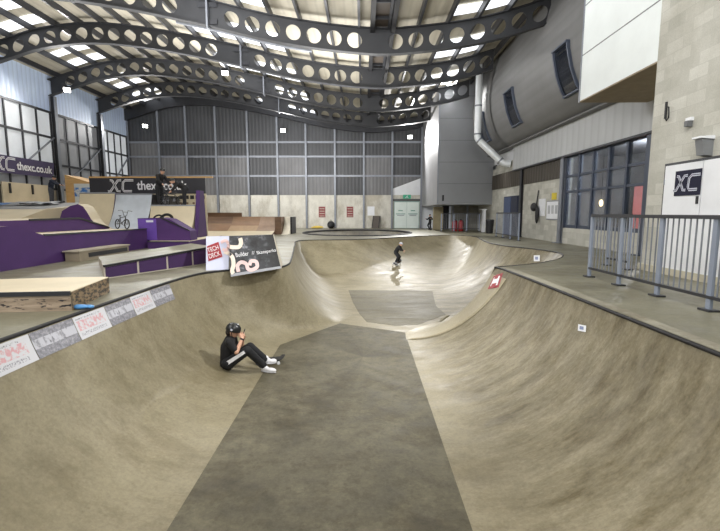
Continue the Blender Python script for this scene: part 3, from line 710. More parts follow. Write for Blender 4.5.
# room behind the screen
struct('wall_cafe', MB().box(11.2, 11.4, 9.5, 19, 0, 3.6).box(8.3, 11.4, 18.8, 19, 0, 3.6).box(8.3, 11.4, 9.3, 9.5, 0, 3.6), M('dim cafe wall', (120, 116, 112), .8))
struct('ceiling_cafe', MB().box(8.3, 11.4, 9.3, 19, 3.6, 3.7), M('dim cafe ceiling', (120, 120, 122), .8))
tag(MB().box(10.9, 11.18, 16.75, 17.6, .0, 2.25).build('pink_panel', M('pink panel', (222, 130, 122), .7, 0, .08, 2, .5)), 'pink lit panel inside the room behind the glazed screen', 'panel')
lp = thing('globe_lamp', 'small warm glowing lamp seen through the glazed screen', 'lamp', (10.1, 18.5, 1.7))
MB().ell((10.1, 18.5, 1.62), (.08, .08, .15)).build('globe', M('warm glow', (255, 224, 160), .4, 0, .02, 1, 6.), lp)
MB().tube([(10.1, 18.5, 1.82), (10.1, 18.5, 3.6)], .012).build('cord', m_black, lp)
# columns on the recessed wall
for y, m, lab in ((12.2, m_fr, 'dark steel column at the near end of the glazed screen'), (17.45, m_gsteel, 'grey steel column at the far end of the glazed screen'), (21.9, m_dsteel, 'dark steel column between the posters and the blue door')):
    t = thing('steel_column', lab, 'steel column', (XR-.1, y, 0))
    MB().box(XR-.12, XR-.01, y-.015, y+.015, 0, 3.4).build('web', m, t)
    for x in (XR-.13, XR-.04): MB().box(x, x+.03, y-.12, y+.12, 0, 3.34).build('flange', m, t)
    MB().box(XR-.3, XR, y-.16, y+.16, 0, .03).build('base_plate', m, t)
# wall items
def wall_rect(x0, y0, x1, y1, name, m, lab, cat, th=.03):
    a = PX(x0, y0, XR); b = PX(x1, y1, XR)
    return tag(MB().box(XR-th, XR, min(a.y, b.y), max(a.y, b.y), min(a.z, b.z), max(a.z, b.z)).build(name, m), lab, cat)
wall_rect(539.5, 199, 545, 216, 'poster', m_white, 'tall narrow white poster on the recessed block wall', 'poster')
a = PX(548, 201, XR); b = PX(560, 220, XR)
nb = thing('notice_board', 'wide white notice board on the block wall under the yellow sign', 'notice board', (XR, (a.y+b.y)/2, 1.4))
MB().box(XR-.05, XR-.001, b.y, a.y, b.z, a.z).build('backing', m_gsteel, nb)
MB().box(XR-.056, XR-.05, b.y+.04, a.y-.04, b.z+.04, a.z-.04).build('board_face', m_white, nb)
for k in range(3): MB().box(XR-.062, XR-.056, b.y+.15+k*.35, b.y+.38+k*.35, b.z+.25, b.z+.6).build('paper', M('pale paper', (176, 178, 182), .7), nb)
wall_rect(552.5, 193, 556.5, 199.5, 'warning_sign', M('yellow sign', (208, 188, 50), .5), 'small yellow sign above the wide white notice board', 'sign')
p = PX(536, 207, XR-.1)
bagw = thing('hanging_bag', 'black bag hanging on the block wall left of the tall white poster', 'bag', (XR-.1, p.y, p.z))
MB().ell((XR-.12, p.y+.2, p.z), (.1, .34, .2)).ell((XR-.12, p.y-.2, p.z-.35), (.08, .13, .4)).build('body', m_black, bagw)
MB().tube([(XR-.08, p.y, p.z+.1), (XR-.04, p.y-.05, p.z+.75)], .03).build('strap', m_black, bagw)
v0 = PX(488, 172, XR+.05); v1 = PX(497, 165, XR+.05)
vg = thing('wall_vent', 'dark rectangular louvre vent high on the far white wall beside the duct', 'vent', (XR, v0.y, v0.z))
MB().box(XR+.0, XR+.06, v1.y, v0.y, v0.z, v1.z).build('grille', M('vent dark', (62, 62, 64)), vg)
for k in range(5): MB().box(XR-.02, XR+.01, v1.y, v0.y, v0.z+(v1.z-v0.z)*(k+.2)/5, v0.z+(v1.z-v0.z)*(k+.4)/5).build('slat', m_gsteel, vg)
# blue door at far right wall
d3 = struct('door_3', MB().box(XR-.05, XR, 22.3, 24.6, 0, 2.1), M('navy frame', (42, 48, 70)))
MB().box(XR-.08, XR-.05, 23.4, 24.5, .03, 2.05).build('door_leaf', M('blue door', (66, 78, 108)), d3); MB().box(XR-.07, XR-.05, 22.4, 23.36, .03, 2.05).build('door_leaf', M('dark blue door', (40, 46, 66)), d3)
MB().tube([(XR-.12, 23.5, .95), (XR-.12, 23.5, 1.15)], .015).build('handle', m_gsteel, d3)
# far grey box volume
gb = struct('wall_far_right', MB().box(4.62, 8.3, 27, BACK, 1.72, 11), M('grey metal panel', (142, 144, 147), .4, .3, .06, .6))
for z in (3.0, 4.3, 5.6, 6.9, 8.2): MB().box(4.61, 8.0, 26.992, 27, z-.015, z+.015).build('seam', M('panel seam', (112, 114, 118)), gb)
MB().box(4.60, 4.618, 27.1, BACK, 1.72, 11).build('side_panel', M('brushed side panel', (142, 142, 144), .5, .25, .08, .8), gb)
MB().box(4.58, 4.66, 26.96, 27.04, 1.72, 11).build('corner_trim', m_gsteel, gb)
p = PY(434, 195, 26.95)
tag(MB().box(4.9, 5.0, 26.93, 26.99, 1.95, 2.3).build('intercom', m_black), 'small black box fixed low on the grey panelled volume', 'box')
struct('wall_far_right_lower', MB().box(6.2, 8.3, 30.2, 30.5, 0, 1.75), m_blkx)
struct('trim_2', MB().box(5.82, 6.3, 31.8, 31.9, 0, 1.75), M('dim recess', (40, 38, 38), .8))  # dark sheet; its colour stands in for the shade in the opening
for k, x in enumerate((6.2, 7.2)):
    tag(MB().box(x-.05, x+.05, 29.9, 30.0, 0, 1.74).build('steel_post', m_gsteel), f'thin grey post below the grey panelled volume, {["left","right"][k]} of two', 'steel post')
tag(MB().box(5.1, 5.8, 31.4, 31.6, 0, 1.65).build('plywood_sheet', M('tan board', (170, 158, 128), .7)), 'tan board standing beneath the grey panelled volume beside the child', 'board')

# silver duct
du = thing('ventilation_duct', 'silver round duct dropping from the roof and elbowing to the right wall', 'duct', (6.3, 24.4, 5.3))
pa = [Vector((6.3, 24.4, 9.3)), Vector((6.3, 24.4, 7)), Vector((6.3, 24.4, 5.5))]
elbow = [Vector((6.32, 24.4, 5.3)), Vector((6.4, 24.38, 5.15))]
end = [Vector((7.45, 23.9, 4.0)), Vector((7.65, 23.8, 3.86)), Vector((7.95, 23.7, 3.82))]
m_duct = M('bright duct steel', (236, 240, 243), .35, .1, .05, 3)
MB().tube(pa+elbow+end, .19, 16).build('pipe', m_duct, du)
for q, dv in ((pa[1], (0, 0, 1)), (pa[2], (0, 0, 1)), (elbow[1], (1, -.4, -1)), (end[0], (1, -.4, -1))):
    dv = Vector(dv).normalized(); MB().tube([q-dv*.04, q+dv*.04], .21, 16).build('joint_band', m_gsteel, du)

# ------------------------------------------------------------------ railings
def railing(lab, a, b, nposts, h, group=None, bars=8, post_m=m_blue_steel, rail_m=m_dsteel, pw=.07):
    a, b = Vector(a), Vector(b); d = b-a; t = thing('steel_railing', lab, 'railing', a, group); dn = d.normalized()
    nn = Vector((-dn.y, dn.x, 0))
    MB().bar(a+Vector((0, 0, h)), b+Vector((0, 0, h)), .07, .05).build('top_rail', rail_m, t)
    MB().bar(a+Vector((0, 0, .17)), b+Vector((0, 0, .17)), .05, .04).build('bottom_rail', rail_m, t)
    for k in range(nposts):
        p = a+d*k/(nposts-1)
        po = MB().obox(p+Vector((0, 0, h/2)), dn*pw/2, nn*.02, (0, 0, h/2)).build('post', post_m, t)
        MB().obox(p+Vector((0, 0, .012)), dn*.09, nn*.07, (0, 0, .012)).build('foot_plate', m_dsteel, po)
        if k < nposts-1:
            for j in range(1, bars+1):
                q = p+d/(nposts-1)*j/(bars+1)
                MB().tube([q+Vector((0, 0, .18)), q+Vector((0, 0, h-.02))], .011, 6, 0, False).build('baluster', m_gsteel, t)
    return t
railing('blue-grey steel railing with dark handrail along the right deck in front of the white doors', (4.27, 8.07, 0), (4.27, 3.35, 0), 6, 1.15)
railing('low steel railing far back under the grey panelled volume', (5.2, 28.7, 0), (7.6, 28.3, 0), 4, 1.15, None, 6)
railing('short blue railing standing left of the blue door', (6.85, 22.2, 0), (6.74, 18.7, 0), 4, 1.2, None, 6)
railing('short railing between glazed screen and near block wall', (5.62, 9.9, 0), (5.62, 9.1, 0), 2, 1.15, None, 5)
for k, x in enumerate((6.15, 6.55)):
    t = thing('red_canister', ['left', 'right'][k]+' one of two red fire extinguishers behind the far railing', 'fire extinguisher', (x, 28.95, 0), 'red extinguishers')
    MB().tube([(x, 28.95, 0), (x, 28.95, .04), (x, 28.95, .6), (x, 28.95, .68), (x, 28.95, .72)], [.15, .17, .17, .12, .05], 14).build('cylinder', M('extinguisher red', (176, 34, 38), .35), t)
    MB().box(x-.08, x+.05, 28.92, 28.98, .72, .8).build('valve', m_black, t)
    MB().tube([(x+.05, 28.95, .75), (x+.18, 28.93, .6), (x+.17, 28.93, .3)], .018).build('hose', m_black, t)
t = thing('litter_bin', 'black bin standing beside the far railing and the blue door', 'bin', (7.5, 25.6, 0))
MB().tube([(7.5, 25.6, 0), (7.5, 25.6, .75)], [.2, .24], 12).build('body', m_black, t); MB().tube([(7.5, 25.6, .75), (7.5, 25.6, .82)], [.26, .2], 12).build('lid', m_black, t)
tag(MB().box(7.55, 7.7, 27.2, 27.6, 0, 1.4).box(7.4, 7.75, 27.15, 27.65, 1.4, 1.45).build('cabinet', m_white), 'narrow white cabinet by the far right wall', 'cabinet')

# ------------------------------------------------------------------ left: street course
def px_poly(pts, z): return [(q.x, q.y) for q in (G(x, y, z) for x, y in pts)]
# near sticker ledge
lg = thing('skate_ledge', 'low cream ledge covered in stickers at the left rim, nearest the camera', 'skate ledge', (-4.5, 5.6, 0))
A = (-3.60, 5.19); Bq = (-3.86, 6.42); Cq = (-7.6, 4.72); Dq = (-7.6, 5.6); Eq = (-4.4, 6.4); h = .24
MB().prism([A, Bq, Eq, Dq, Cq], 0, h).build('top', m_cream, lg)
dv = (Vector((*A, 0))-Vector((*Cq, 0))).normalized(); nv = Vector((dv.y, -dv.x, 0))*.006
MB().quad(Vector((*Cq, .0))+nv, Vector((*A, .0))+nv, Vector((*A, h-.05))+nv, Vector((*Cq, h-.05))+nv).build('sticker_face', uvprint('ledge stickers', 'stickers'), lg)
dv2 = (Vector((*Bq, 0))-Vector((*A, 0))).normalized(); nv2 = Vector((dv2.y, -dv2.x, 0))*.006
MB().quad(Vector((*A, 0))+nv2, Vector((*Bq, 0))+nv2, Vector((*Bq, h-.01))+nv2, Vector((*A, h-.01))+nv2).build('graffiti_end', uvprint('ledge graffiti', 'graffiti'), lg)
MB().bar(Vector((*Cq, h-.02))+nv*2, Vector((*A, h-.02))+nv*2, .03, .055).build('steel_edge', m_dsteel, lg)
# manual pad with purple panels
pd = thing('manual_pad', 'long low pad with purple panelled front and dark edge behind the left rim', 'manual pad', (-4.2, 9, 0))
a, b = Vector((-4.74, 7.76, 0)), Vector((-3.6, 10.35, 0)); n_ = Vector((-(b-a).y, (b-a).x, 0)).normalized()
foot = [(a.x, a.y), (b.x, b.y), (b.x-1.2, b.y+1.6), (a.x-1.35, a.y+2.05)]
MB().prism(foot, 0, [.24, .40, .36, .2], 0, 1).build('top', [m_deck, m_creamp], pd)
for k in range(4):
    p0 = a+(b-a)*(k/4+.01); p1 = a+(b-a)*((k+1)/4-.006); za, zb = .24+.16*k/4-.03, .24+.16*(k+1)/4-.03
    MB().quad(p0-n_*.008+Vector((0, 0, .02)), p1-n_*.008+Vector((0, 0, .02)), p1-n_*.008+Vector((0, 0, zb)), p0-n_*.008+Vector((0, 0, za))).build('front_panel', m_purple2, pd)
MB().bar(a-n_*.01+Vector((0, 0, .235)), b-n_*.01+Vector((0, 0, .395)), .04, .04).build('steel_edge', m_black, pd)
# big funbox
fb = thing('funbox', 'large purple-sided funbox with cream top on the left of the hall', 'funbox', (-9, 11, 0))
prof_ = [(5.5, 0), (5.5, .92), (9.0, .92), (9.35, .86), (10.0, .69), (14.8, .66), (14.8, 0)]
MB().extr(prof_, 'X', -12, -7.45, 1, 0).build('body', [m_purple, m_cream], fb)
MB().bar((-7.45, 10.0, .69), (-7.45, 14.8, .66), .04, .04).build('steel_edge', m_dsteel, fb)
up = thing('upper_funbox', 'purple raised box with dark steel edge on top of the large funbox', 'funbox', (-10, 12, .66))
prof2 = [(10.05, .695), (10.05, 1.01), (13.2, 1.03), (14.65, .7), (14.75, .665)]
MB().extr(prof2, 'X', -11.9, -8.7, 1, 0).build('body', [m_purple, m_cream], up)
MB().bar((-8.69, 11.2, 1.02), (-8.69, 13.2, 1.04), .04, .05).build('steel_edge', m_black, up); MB().bar((-8.69, 13.2, 1.04), (-8.69, 14.7, .71), .04, .05).build('steel_edge', m_black, up)
lo = thing('skate_ledge', 'small grey wooden ledge against the purple funbox side', 'skate ledge', (-7.2, 11.5, 0))
MB().box(-7.38, -7.02, 10.55, 12.8, 0, .24).build('body', M('grey ply', (132, 122, 104), .7, 0, .2, 2), lo)
MB().box(-7.41, -6.99, 10.5, 12.85, .24, .27).build('top', M('pale grey top', (158, 150, 134), .6), lo)
MB().box(-7.015, -7.005, 10.9, 12.7, .08, .19).build('dark_stripe', m_black, lo)
# low box and wedge box
b2 = thing('low_box', 'low purple box with cream pitched top left of the sponsor banner', 'skate box', (-6.5, 16, 0))
MB().prism([(-7.35, 14.85), (-7.3, 14.5), (-5.9, 14.5), (-6.02, 18.3), (-6.5, 18.3), (-6.5, 15.66), (-7.95, 15.66)], 0, .24, 1, 0).build('body', [m_purple, m_cream], b2)
MB().bar((-7.3, 14.5, .235), (-5.9, 14.5, .235), .03, .03).build('steel_edge', m_dsteel, b2)
b1 = thing('kicker_box', 'purple kicker box with sloping right side before the cream quarter pipe', 'skate box', (-7.2, 15.4, 0))
MB().extr([(-7.85, .245), (-6.02, .245), (-6.05, .58), (-6.75, 1.0), (-7.05, 1.04), (-7.85, 1.02)], 'Y', 15.0, 15.6, 0, 0).build('body', [m_purple], b1)
MB().bar((-7.05, 14.99, 1.05), (-6.05, 14.99, .59), .03, .04).build('steel_edge', m_black, b1)
MB().box(-7.55, -7.3, 14.985, 14.99, .88, .95).build('sticker', m_silver_ink, b1)
MB().box(-7.84, -7.2, 14.988, 14.995, .26, 1.0).build('front_panel', M('bright purple', (92, 62, 150), .5), b1)
# quarter pipe with three sections
def qp_prof(y0, y1, z1, back, n=12):
    pts = []
    for k in range(n+1):
        th = PI/2*.86*k/n; s_, c_ = math.sin(th)/math.sin(PI/2*.86), (1-math.cos(th))/(1-math.cos(PI/2*.86)); pts.append((y0+(y1-y0)*s_, z1*c_))
    return pts+[(back, z1), (back, 0)]
def quarter(name, lab, x0, x1, y0, y1, z1, back, surf, side, extra=None):
    t = thing(name, lab, 'quarter pipe', ((x0+x1)/2, y0, 0)); pr_ = qp_prof(y0, y1, z1, back)
    nn = len(pr_)-2
    MB().extr(pr_, 'X', x0, x1, 0, 0).build('body', side, t)
    MB().grid([[Vector((x, y-.006, z+.006)) for y, z in pr_[:nn]] for x in (x0+.01, x1-.01)], 0, True).build('riding_surface', surf, t)
    MB().tube([(x0, y1, z1), (x1, y1, z1)], .03).build('coping', m_gsteel, t)
    return t
m_metal = M('scuffed steel sheet', (186, 194, 206), .38, .35, .25, .8)
quarter('quarter_pipe', 'tall cream quarter pipe section left of the steel-faced one', -11.5, -10.05, 15.6, 17.6, 2.0, 20.2, m_cream, m_purple)
quarter('quarter_pipe', 'quarter pipe section faced with shiny grey steel sheet', -10.03, -8.55, 15.3, 17.6, 1.95, 20.2, m_metal, m_dsteel)
qr = quarter('quarter_pipe', 'cream quarter pipe section with purple right side, below the two riders', -8.53, -6.75, 15.7, 17.4, 1.5, 18.3, m_cream, m_cream)
sidep = [(16.9, 0), (17.15, .6), (17.35, 1.3), (17.5, 2.1), (17.9, 2.1), (18.1, 0)]
MB().extr(sidep, 'X', -6.72, -6.56, 0, 0).build('side_panel', m_purple, qr)
# purple hump to the left of the quarter pipe
hp = thing('spine_ramp', 'purple humped spine ramp side left of the tall cream quarter pipe', 'spine ramp', (-10.4, 15.2, 0))
pts = [PY(x, y, 14.95) for x, y in [(60, 218), (62, 211), (70, 206), (78, 204), (83, 206.5), (87, 212), (91, 219), (96, 224.5), (103, 229)]]
MB().extr([(pts[0].x, 0)]+[(p.x, p.z) for p in pts]+[(pts[-1].x, 0)], 'Y', 14.95, 15.5, 1, 0).build('body', [m_purple, m_cream], hp)
# banner board
bb = thing('banner', 'black banner reading XC thexc.co.uk behind the quarter pipe platform', 'banner', (-10, 20.3, 2.1))
a, b = PY(89, 179, 20.3), PY(205, 178.5, 20.3); z0, z1 = 2.1, 2.82
MB().box(a.x, b.x, 20.3, 20.33, z0, z1).build('sheet', m_banner_b, bb)
MB().box(a.x, b.x+.35, 20.29, 20.4, z1, z1+.07).build('top_batten', m_ply, bb)
xc_logo(bb, (PY(121, 186, 20.3).x, 20.3, 2.46), (1, 0, 0), (0, 0, 1), .5, m_letter, m_banner_b)
text('lettering', 'thexc.co.uk', .5, m_letter, bb, (PY(162, 186, 20.3).x, 20.294, 2.48), (1, 0, 0), (0, 0, 1), 2.35, .42, 0, .003, .01)
bk = thing('back_board', 'cream back board with sticker patches under the black banner', 'board', (-9.5, 20.35, 0))
MB().box(a.x, b.x, 20.34, 20.4, 0, 2.1).build('board_face', m_cream, bk)
for k in range(5): MB().box(-8.6+k*.25, -8.42+k*.25, 20.325, 20.338, 1.85, 2.02).build('sticker', m_black, bk)
for k in range(6): MB().box(-9.2+k*.3, -9.1+k*.3, 20.325, 20.338, 1.62, 1.7).build('sticker', m_wood2, bk)
# left raised platform
pf = thing('roll_in_platform', 'cream and grey roll-in platform at the left edge below the purple banner', 'platform', (-15, 18, 0))
MB().extr([(15.0, 0), (15.0, .9), (16.6, 1.33), (16.65, 1.34), (21.4, 1.7), (24.8, 1.7), (24.8, 0)], 'X', -17.96, -12.25, 0, 0).build('body', m_cream, pf)
MB().quad((-17.9, 16.66, 1.35), (-12.4, 16.66, 1.35), (-13.2, 21.4, 1.712), (-17.9, 21.4, 1.712)).build('grey_surface', M('grey roll in', (120, 120, 120), .5, 0, .2, 1), pf)
rbk = thing('back_board', 'cream board along the left wall behind the roll-in platform', 'board', (-18, 20, 1.7))
MB().box(-17.95, -17.88, 21.5, 24.8, 1.705, 2.75).build('board_face', m_cream, rbk)
for y in (21.9, 23.4): MB().box(-17.88, -17.83, y, y+.1, 2.2, 2.7).build('bracket', m_black, rbk)
pb = thing('plywood_box', 'tall golden plywood box with blue graffiti beside the standing child', 'plywood box', (-14.2, 22.5, 1.7))
MB().extr([(-15.35, 1.705), (-12.7, 1.705), (-12.7, 2.75), (-14.0, 2.75), (-15.35, 3.15)], 'Y', 22.4, 23.8, 0, 0).build('body', m_ply, pb)
MB().quad((-14.9, 22.39, 1.7), (-13.5, 22.39, 1.7), (-13.5, 22.39, 2.7), (-14.9, 22.39, 2.7)).build('graffiti_panel', uvprint('blue graffiti', 'blue'), pb)
MB().quad((-13.45, 22.39, 1.7), (-12.72, 22.39, 1.7), (-12.72, 22.39, 2.72), (-13.45, 22.39, 2.72)).build('graffiti_panel', uvprint('black graffiti', 'graffiti'), pb)
for k, (x, y, m, lab) in enumerate(((-16.3, 18.4, M('blue sheet', (70, 104, 150), .5), 'crumpled blue sheet on the grey roll-in at the left edge'), (-14.6, 19.3, M('silver sheet', (128, 130, 134), .5), 'crumpled silver sheet on the grey roll-in beside the child'))):
    rows_ = [[Vector((x-.9+i*.22, y-.6+j*.25, 1.36+(y-.6+j*.25-16.66)*.0758+.02+random.random()*.14)) for i in range(9)] for j in range(6)]
    tag(MB().grid(rows_, 0, True).build('crumpled_sheet', m, None), lab, 'sheet')
lbn = thing('banner', 'purple banner reading XC thexc.co.uk hung on the left wall windows', 'banner', (-18.0, 23, 3))
c0, c1, c2, c3 = [PX(x, y, -17.95) for x, y in ((-30, 171), (54, 184.0), (54, 163.5), (-30, 149))]
c0.z = c1.z = 3.2; c3.z = c2.z = 4.08
MB().quad(c0, c1, c2, c3, 0, 12, 3).build('sheet', m_banner_p, lbn)
dy = (c1-c0).normalized()
def on_l(x): return Vector((-17.935, PX(x, 168, -17.935).y, 3.64))
xc_logo(lbn, on_l(5)+Vector((0, 0, .02)), dy, (0, 0, 1), .58, m_letter, m_banner_p)
pL, pR = on_l(17), on_l(52)
text('lettering', 'thexc.co.uk', .5, m_letter, lbn, (pL+pR)/2, dy, (0, 0, 1), (pR-pL).length, .42, 0, .003, .012)
for q in (c2, c3): MB().bar(q-Vector((.01, 0, 0)), q+Vector((-.28, 0, .0)), .03).build('hanging_tie', m_black, lbn)
# brown wooden quarter at the back
wq = thing('wooden_quarter_pipe', 'brown plywood quarter pipe patched in squares before the back wall', 'quarter pipe', (-7, 25, 0))
pr_ = qp_prof(22.6, 25.3, .98, 26.4)
MB().extr(pr_, 'X', -9.1, -4.95, 0, 0).build('body', m_wood2, wq)
MB().grid([[Vector((x, y, z+.006)) for y, z in pr_[:6]] for x in (-9.1, -4.95)], 0, True).build('riding_surface', m_cream, wq)
for x0, x1, ka, kb, m in ((-9.1, -7.6, 5, 9, m_wood), (-7.6, -6.0, 5, 8, M('tan ply', (160, 134, 104), .6)), (-6.0, -4.95, 5, 12, M('rose brown ply', (142, 118, 98), .6)), (-7.6, -6.0, 8, 12, m_wood), (-9.1, -7.6, 9, 12, m_wood2)):
    MB().grid([[Vector((x, y-.01, z+.008)) for y, z in pr_[ka:kb+1]] for x in (x0, x1)], 0, True).build('ply_patch', m, wq)
MB().box(-9.1, -7.1, 25.3, 25.36, .9, 1.22).build('back_extension', m_wood2, wq)
MB().box(-4.95, -4.6, 24.2, 26.4, 0, .98).build('side_panel', m_wood2, wq)
wc = thing('small_quarter_pipe', 'small cream curved ramp with dark side at the right end of the brown ramp', 'quarter pipe', (-4.4, 25.5, 0))
MB().extr(qp_prof(24.0, 25.2, .98, 26.4), 'X', -4.58, -4.2, 0, 0).build('riding_surface', M('bright cream', (222, 216, 200), .5), wc)
MB().box(-4.2, -4.1, 24.9, 26.4, 0, .98).build('side_panel', m_black, wc)

# sponsor banner block on the left rim
sb = thing('sponsor_banner', 'slanted white and black sponsor banner block on the left rim of the bowl', 'banner', (-2.4, 9, 0))
TL, TM, BM_, BL = PY(206, 236.5, 9.45), None, PY(228.5, 269.5, 9.05), PY(206, 271, 8.95)
def on_plane(a_, b_, c_, x, y):
    n3 = (b_-a_).cross(c_-a_); d = ray(x, y); return EYEP+d*(n3.dot(a_-EYEP)/n3.dot(d))
TM = on_plane(BL, BM_, TL, 230, 236)
MB().quad(BL, BM_, TM, TL).build('white_panel', M('white vinyl', (196, 200, 222), .5, 0, .05, 3), sb)
KTL, KBR, KBL = PY(229, 236, 9.35), PY(281, 268.5, 9.3), PY(230.5, 277, 8.85)
KTR = on_plane(KBL, KBR, KTL, 273, 234.5)
MB().quad(KBL, KBR, KTR, KTL, 0, 6, 4).build('black_panel', uvprint('black banner print', 'ink'), sb)
# solid wedge behind
bk_pts = [BL+Vector((.02, .05, 0)), KBR+Vector((0, .03, 0)), KBR+Vector((-.1, .75, 0)), BL+Vector((.0, .85, 0))]
tp = [TL+Vector((.02, .04, -.02)), KTR+Vector((0, .03, -.02)), KTR+Vector((-.05, .35, -.02)), TL+Vector((0, .4, -.02))]
for q in bk_pts: q.z = 0
MB().add(bk_pts+tp, [(0, 1, 5, 4), (1, 2, 6, 5), (2, 3, 7, 6), (3, 0, 4, 7), (4, 5, 6, 7), (0, 3, 2, 1)]).build('ramp_block', m_creamp, sb)
gx = (KBR-KBL).normalized(); gy = ((KTL+KTR)-(KBL+KBR)).normalized(); gn = gx.cross(gy)
def onK(x, y):   # point of the black face seen at that place
    d = ray(x, y); nrm = (KBR-KBL).cross(KTL-KBL); t_ = nrm.dot(KBL-EYEP)/nrm.dot(d); return EYEP+d*t_
nW = (BM_-BL).cross(TL-BL).normalized()
def onW(x, y):
    d = ray(x, y); t_ = nW.dot(BL-EYEP)/nW.dot(d); return EYEP+d*t_
wx = (BM_-BL).normalized(); wy = nW.cross(wx)
if nW.y > 0: nW = -nW
red = [onW(x, y)+nW*.012 for x, y in ((208.5, 261.5), (222.5, 257), (218.5, 242), (207, 246.5))]
MB().quad(*red).build('red_badge', m_red, sb)
rx = (red[1]-red[0]).normalized(); ry = (red[3]-red[0]).normalized()
for s_, (x, y) in (('TECH', (213, 249.2)), ('DECK', (214.6, 255.2))):
    text('badge_lettering', s_, .1, m_letter, sb, onW(x, y)+nW*.02, rx, ry, .235, .115, 0, .002, 0)
nK = gn if gn.y < 0 else -gn
m_pink = M('pink swirl', (224, 192, 190), .5, 0, .1, 6); m_peach = M('cream swirl', (228, 212, 198), .5, 0, .08, 6)
def swirl(px_pts, w, m):
    q = MB(); P3 = []
    n = len(px_pts)
    for i in range(n-1):
        p0, p1, p2, p3 = [px_pts[min(max(i+k, 0), n-1)] for k in (-1, 0, 1, 2)]
        for j in range(8):
            t_ = j/8; P3.append(tuple(.5*((2*p1[a])+(-p0[a]+p2[a])*t_+(2*p0[a]-5*p1[a]+4*p2[a]-p3[a])*t_*t_+(-p0[a]+3*p1[a]-3*p2[a]+p3[a])*t_**3) for a in (0, 1)))
    Lq, Rq = [], []
    for i, p in enumerate(P3):
        a_ = P3[max(i-1, 0)]; b_ = P3[min(i+1, len(P3)-1)]; dx, dy = b_[0]-a_[0], b_[1]-a_[1]; l = math.hypot(dx, dy) or 1
        for S, sg_ in ((Lq, 1), (Rq, -1)):
            xx, yy = p[0]-dy/l*w/2*sg_, p[1]+dx/l*w/2*sg_
            pk = onK(xx, yy)+nK*.012 if xx > 229.5 else onW(xx, yy)+nW*.02
            S.append(pk)
    q.grid([Lq, Rq], 0, False).build('swirl_print', m, sb)
swirl([(221, 243), (226, 241), (228.5, 246), (226, 251), (222.5, 249)], 3, m_pink)
swirl([(229, 247), (234, 247.5), (239, 247), (241, 243), (240, 238)], 4, m_peach)
swirl([(224, 252), (229, 254), (232.5, 258), (233.5, 265), (232, 271), (233.5, 274)], 4, m_peach)
swirl([(238.5, 272), (237.5, 266), (241, 262.5), (246, 264), (248, 269), (252, 270), (257, 267), (256, 262), (251, 261.5), (249.5, 266)], 3.6, m_pink)
for s_, x0, x1, y in (('Builder', 235.5, 248.5, 254.6), ('//', 251.5, 254.5, 253.2), ('Skateparks', 256.5, 276, 252.2)):
    A_, B_ = onK(x0, y+.3), onK(x1, y-.5)
    text('lettering', s_, .1, m_letter, sb, (A_+B_)/2+nK*.014, gx, gy, (B_-A_).length, .1 if s_ != '//' else .08, 0, .002, 0)
# banner hem
MB().quad(onK(230.8, 277)+nK*.01, onK(281, 268.5)+nK*.01, onK(280.3, 266.3)+nK*.01, onK(230.6, 274.0)+nK*.01).build('hem', M('grey hem', (150, 152, 158), .5), sb)

# rim sheets stuck inside the left wall
left = sorted([q for q in LOOP if q[0] < -3.2 and .8 < q[1] < 8.6], key=lambda q: q[1])
def left_pt(Y, v):
    for a_, b_ in zip(left, left[1:]):
        if a_[1] <= Y <= b_[1]:
            t_ = (Y-a_[1])/(b_[1]-a_[1]); return bowl_pt(a_*(1-t_)+b_*t_, v)
m_sr, m_sg = uvprint('white red print', 'red'), uvprint('grey print', 'grey')
edges = [2.95, 3.55, 4.29, 4.96, 5.59, 6.21, 6.8, 7.45]
labs = ['grey patterned sheet on the left bowl rim, at the bottom left corner', 'white sheet with red print on the left bowl rim, cut by the picture edge', 'grey photo-print sheet on the left bowl rim, second from the picture edge', 'white sheet with faded red print, middle one under the sticker ledge', 'grey photo-print sheet right of the ledge corner on the left bowl rim', 'white sheet with red print nearest the sponsor banner on the left rim', 'grey photo-print sheet at the far end of the left rim row']
for k in range(7):
    if k == 0: continue
    y0, y1 = edges[k]+.005, edges[k+1]-.005; va, vb = .88, .985
    rows_, uvs = [], []
    for j in range(5):
        v_ = va+(vb-va)*j/4
        rw, uw = [], []
        for i in range(9):
            Y = y0+(y1-y0)*i/8; P0 = left_pt(Y, v_); P1 = left_pt(Y, v_+.01); tg = (P1-P0).normalized(); nr = Vector((0, 1, 0)).cross(tg).normalized()
            if nr.x < 0: nr = -nr
            rw.append(P0+nr*.008); uw.append((i/8, j/4))
        rows_.append(rw); uvs.append(uw)
    tag(MB().grid(rows_, 0, True, uvs).build('rim_poster', m_sr if k % 2 == 1 else m_sg), labs[k], 'poster', 'printed sheets on the left rim')
# small stickers in the bowl
def sticker(pts, m, lab, name='sticker', off=.012):
    P_ = []
    for x, y in pts:
        p, n = hit(x, y); P_.append(p+n*off)
    return P_
P_ = sticker([(488, 289.5), (499, 287.5), (503.5, 273), (494, 276.5)], m_red, '')
st = thing('sticker', 'red-framed white sticker on the hip of the bowl', 'sticker', P_[0])
MB().quad(*P_).build('red_frame', m_red, st)
c_ = sum(P_, Vector())/4; I_ = [c_+(p-c_)*.66 for p in P_]; nn = (P_[1]-P_[0]).cross(P_[3]-P_[0]).normalized()
if nn.dot(EYEP-c_) < 0: nn = -nn
MB().quad(*[p+nn*.006 for p in I_]).build('white_centre', m_white, st)
xx = (P_[1]-P_[0]).normalized(); yy = (P_[3]-P_[0]).normalized()
for k in range(2): MB().quad(*[c_+nn*.01+xx*a_*.09+yy*(b_*.06+(k-.5)*.24) for a_, b_ in ((-1, -1), (1, -1), (1, 1), (-1, 1))]).build('red_print', m_red, st)
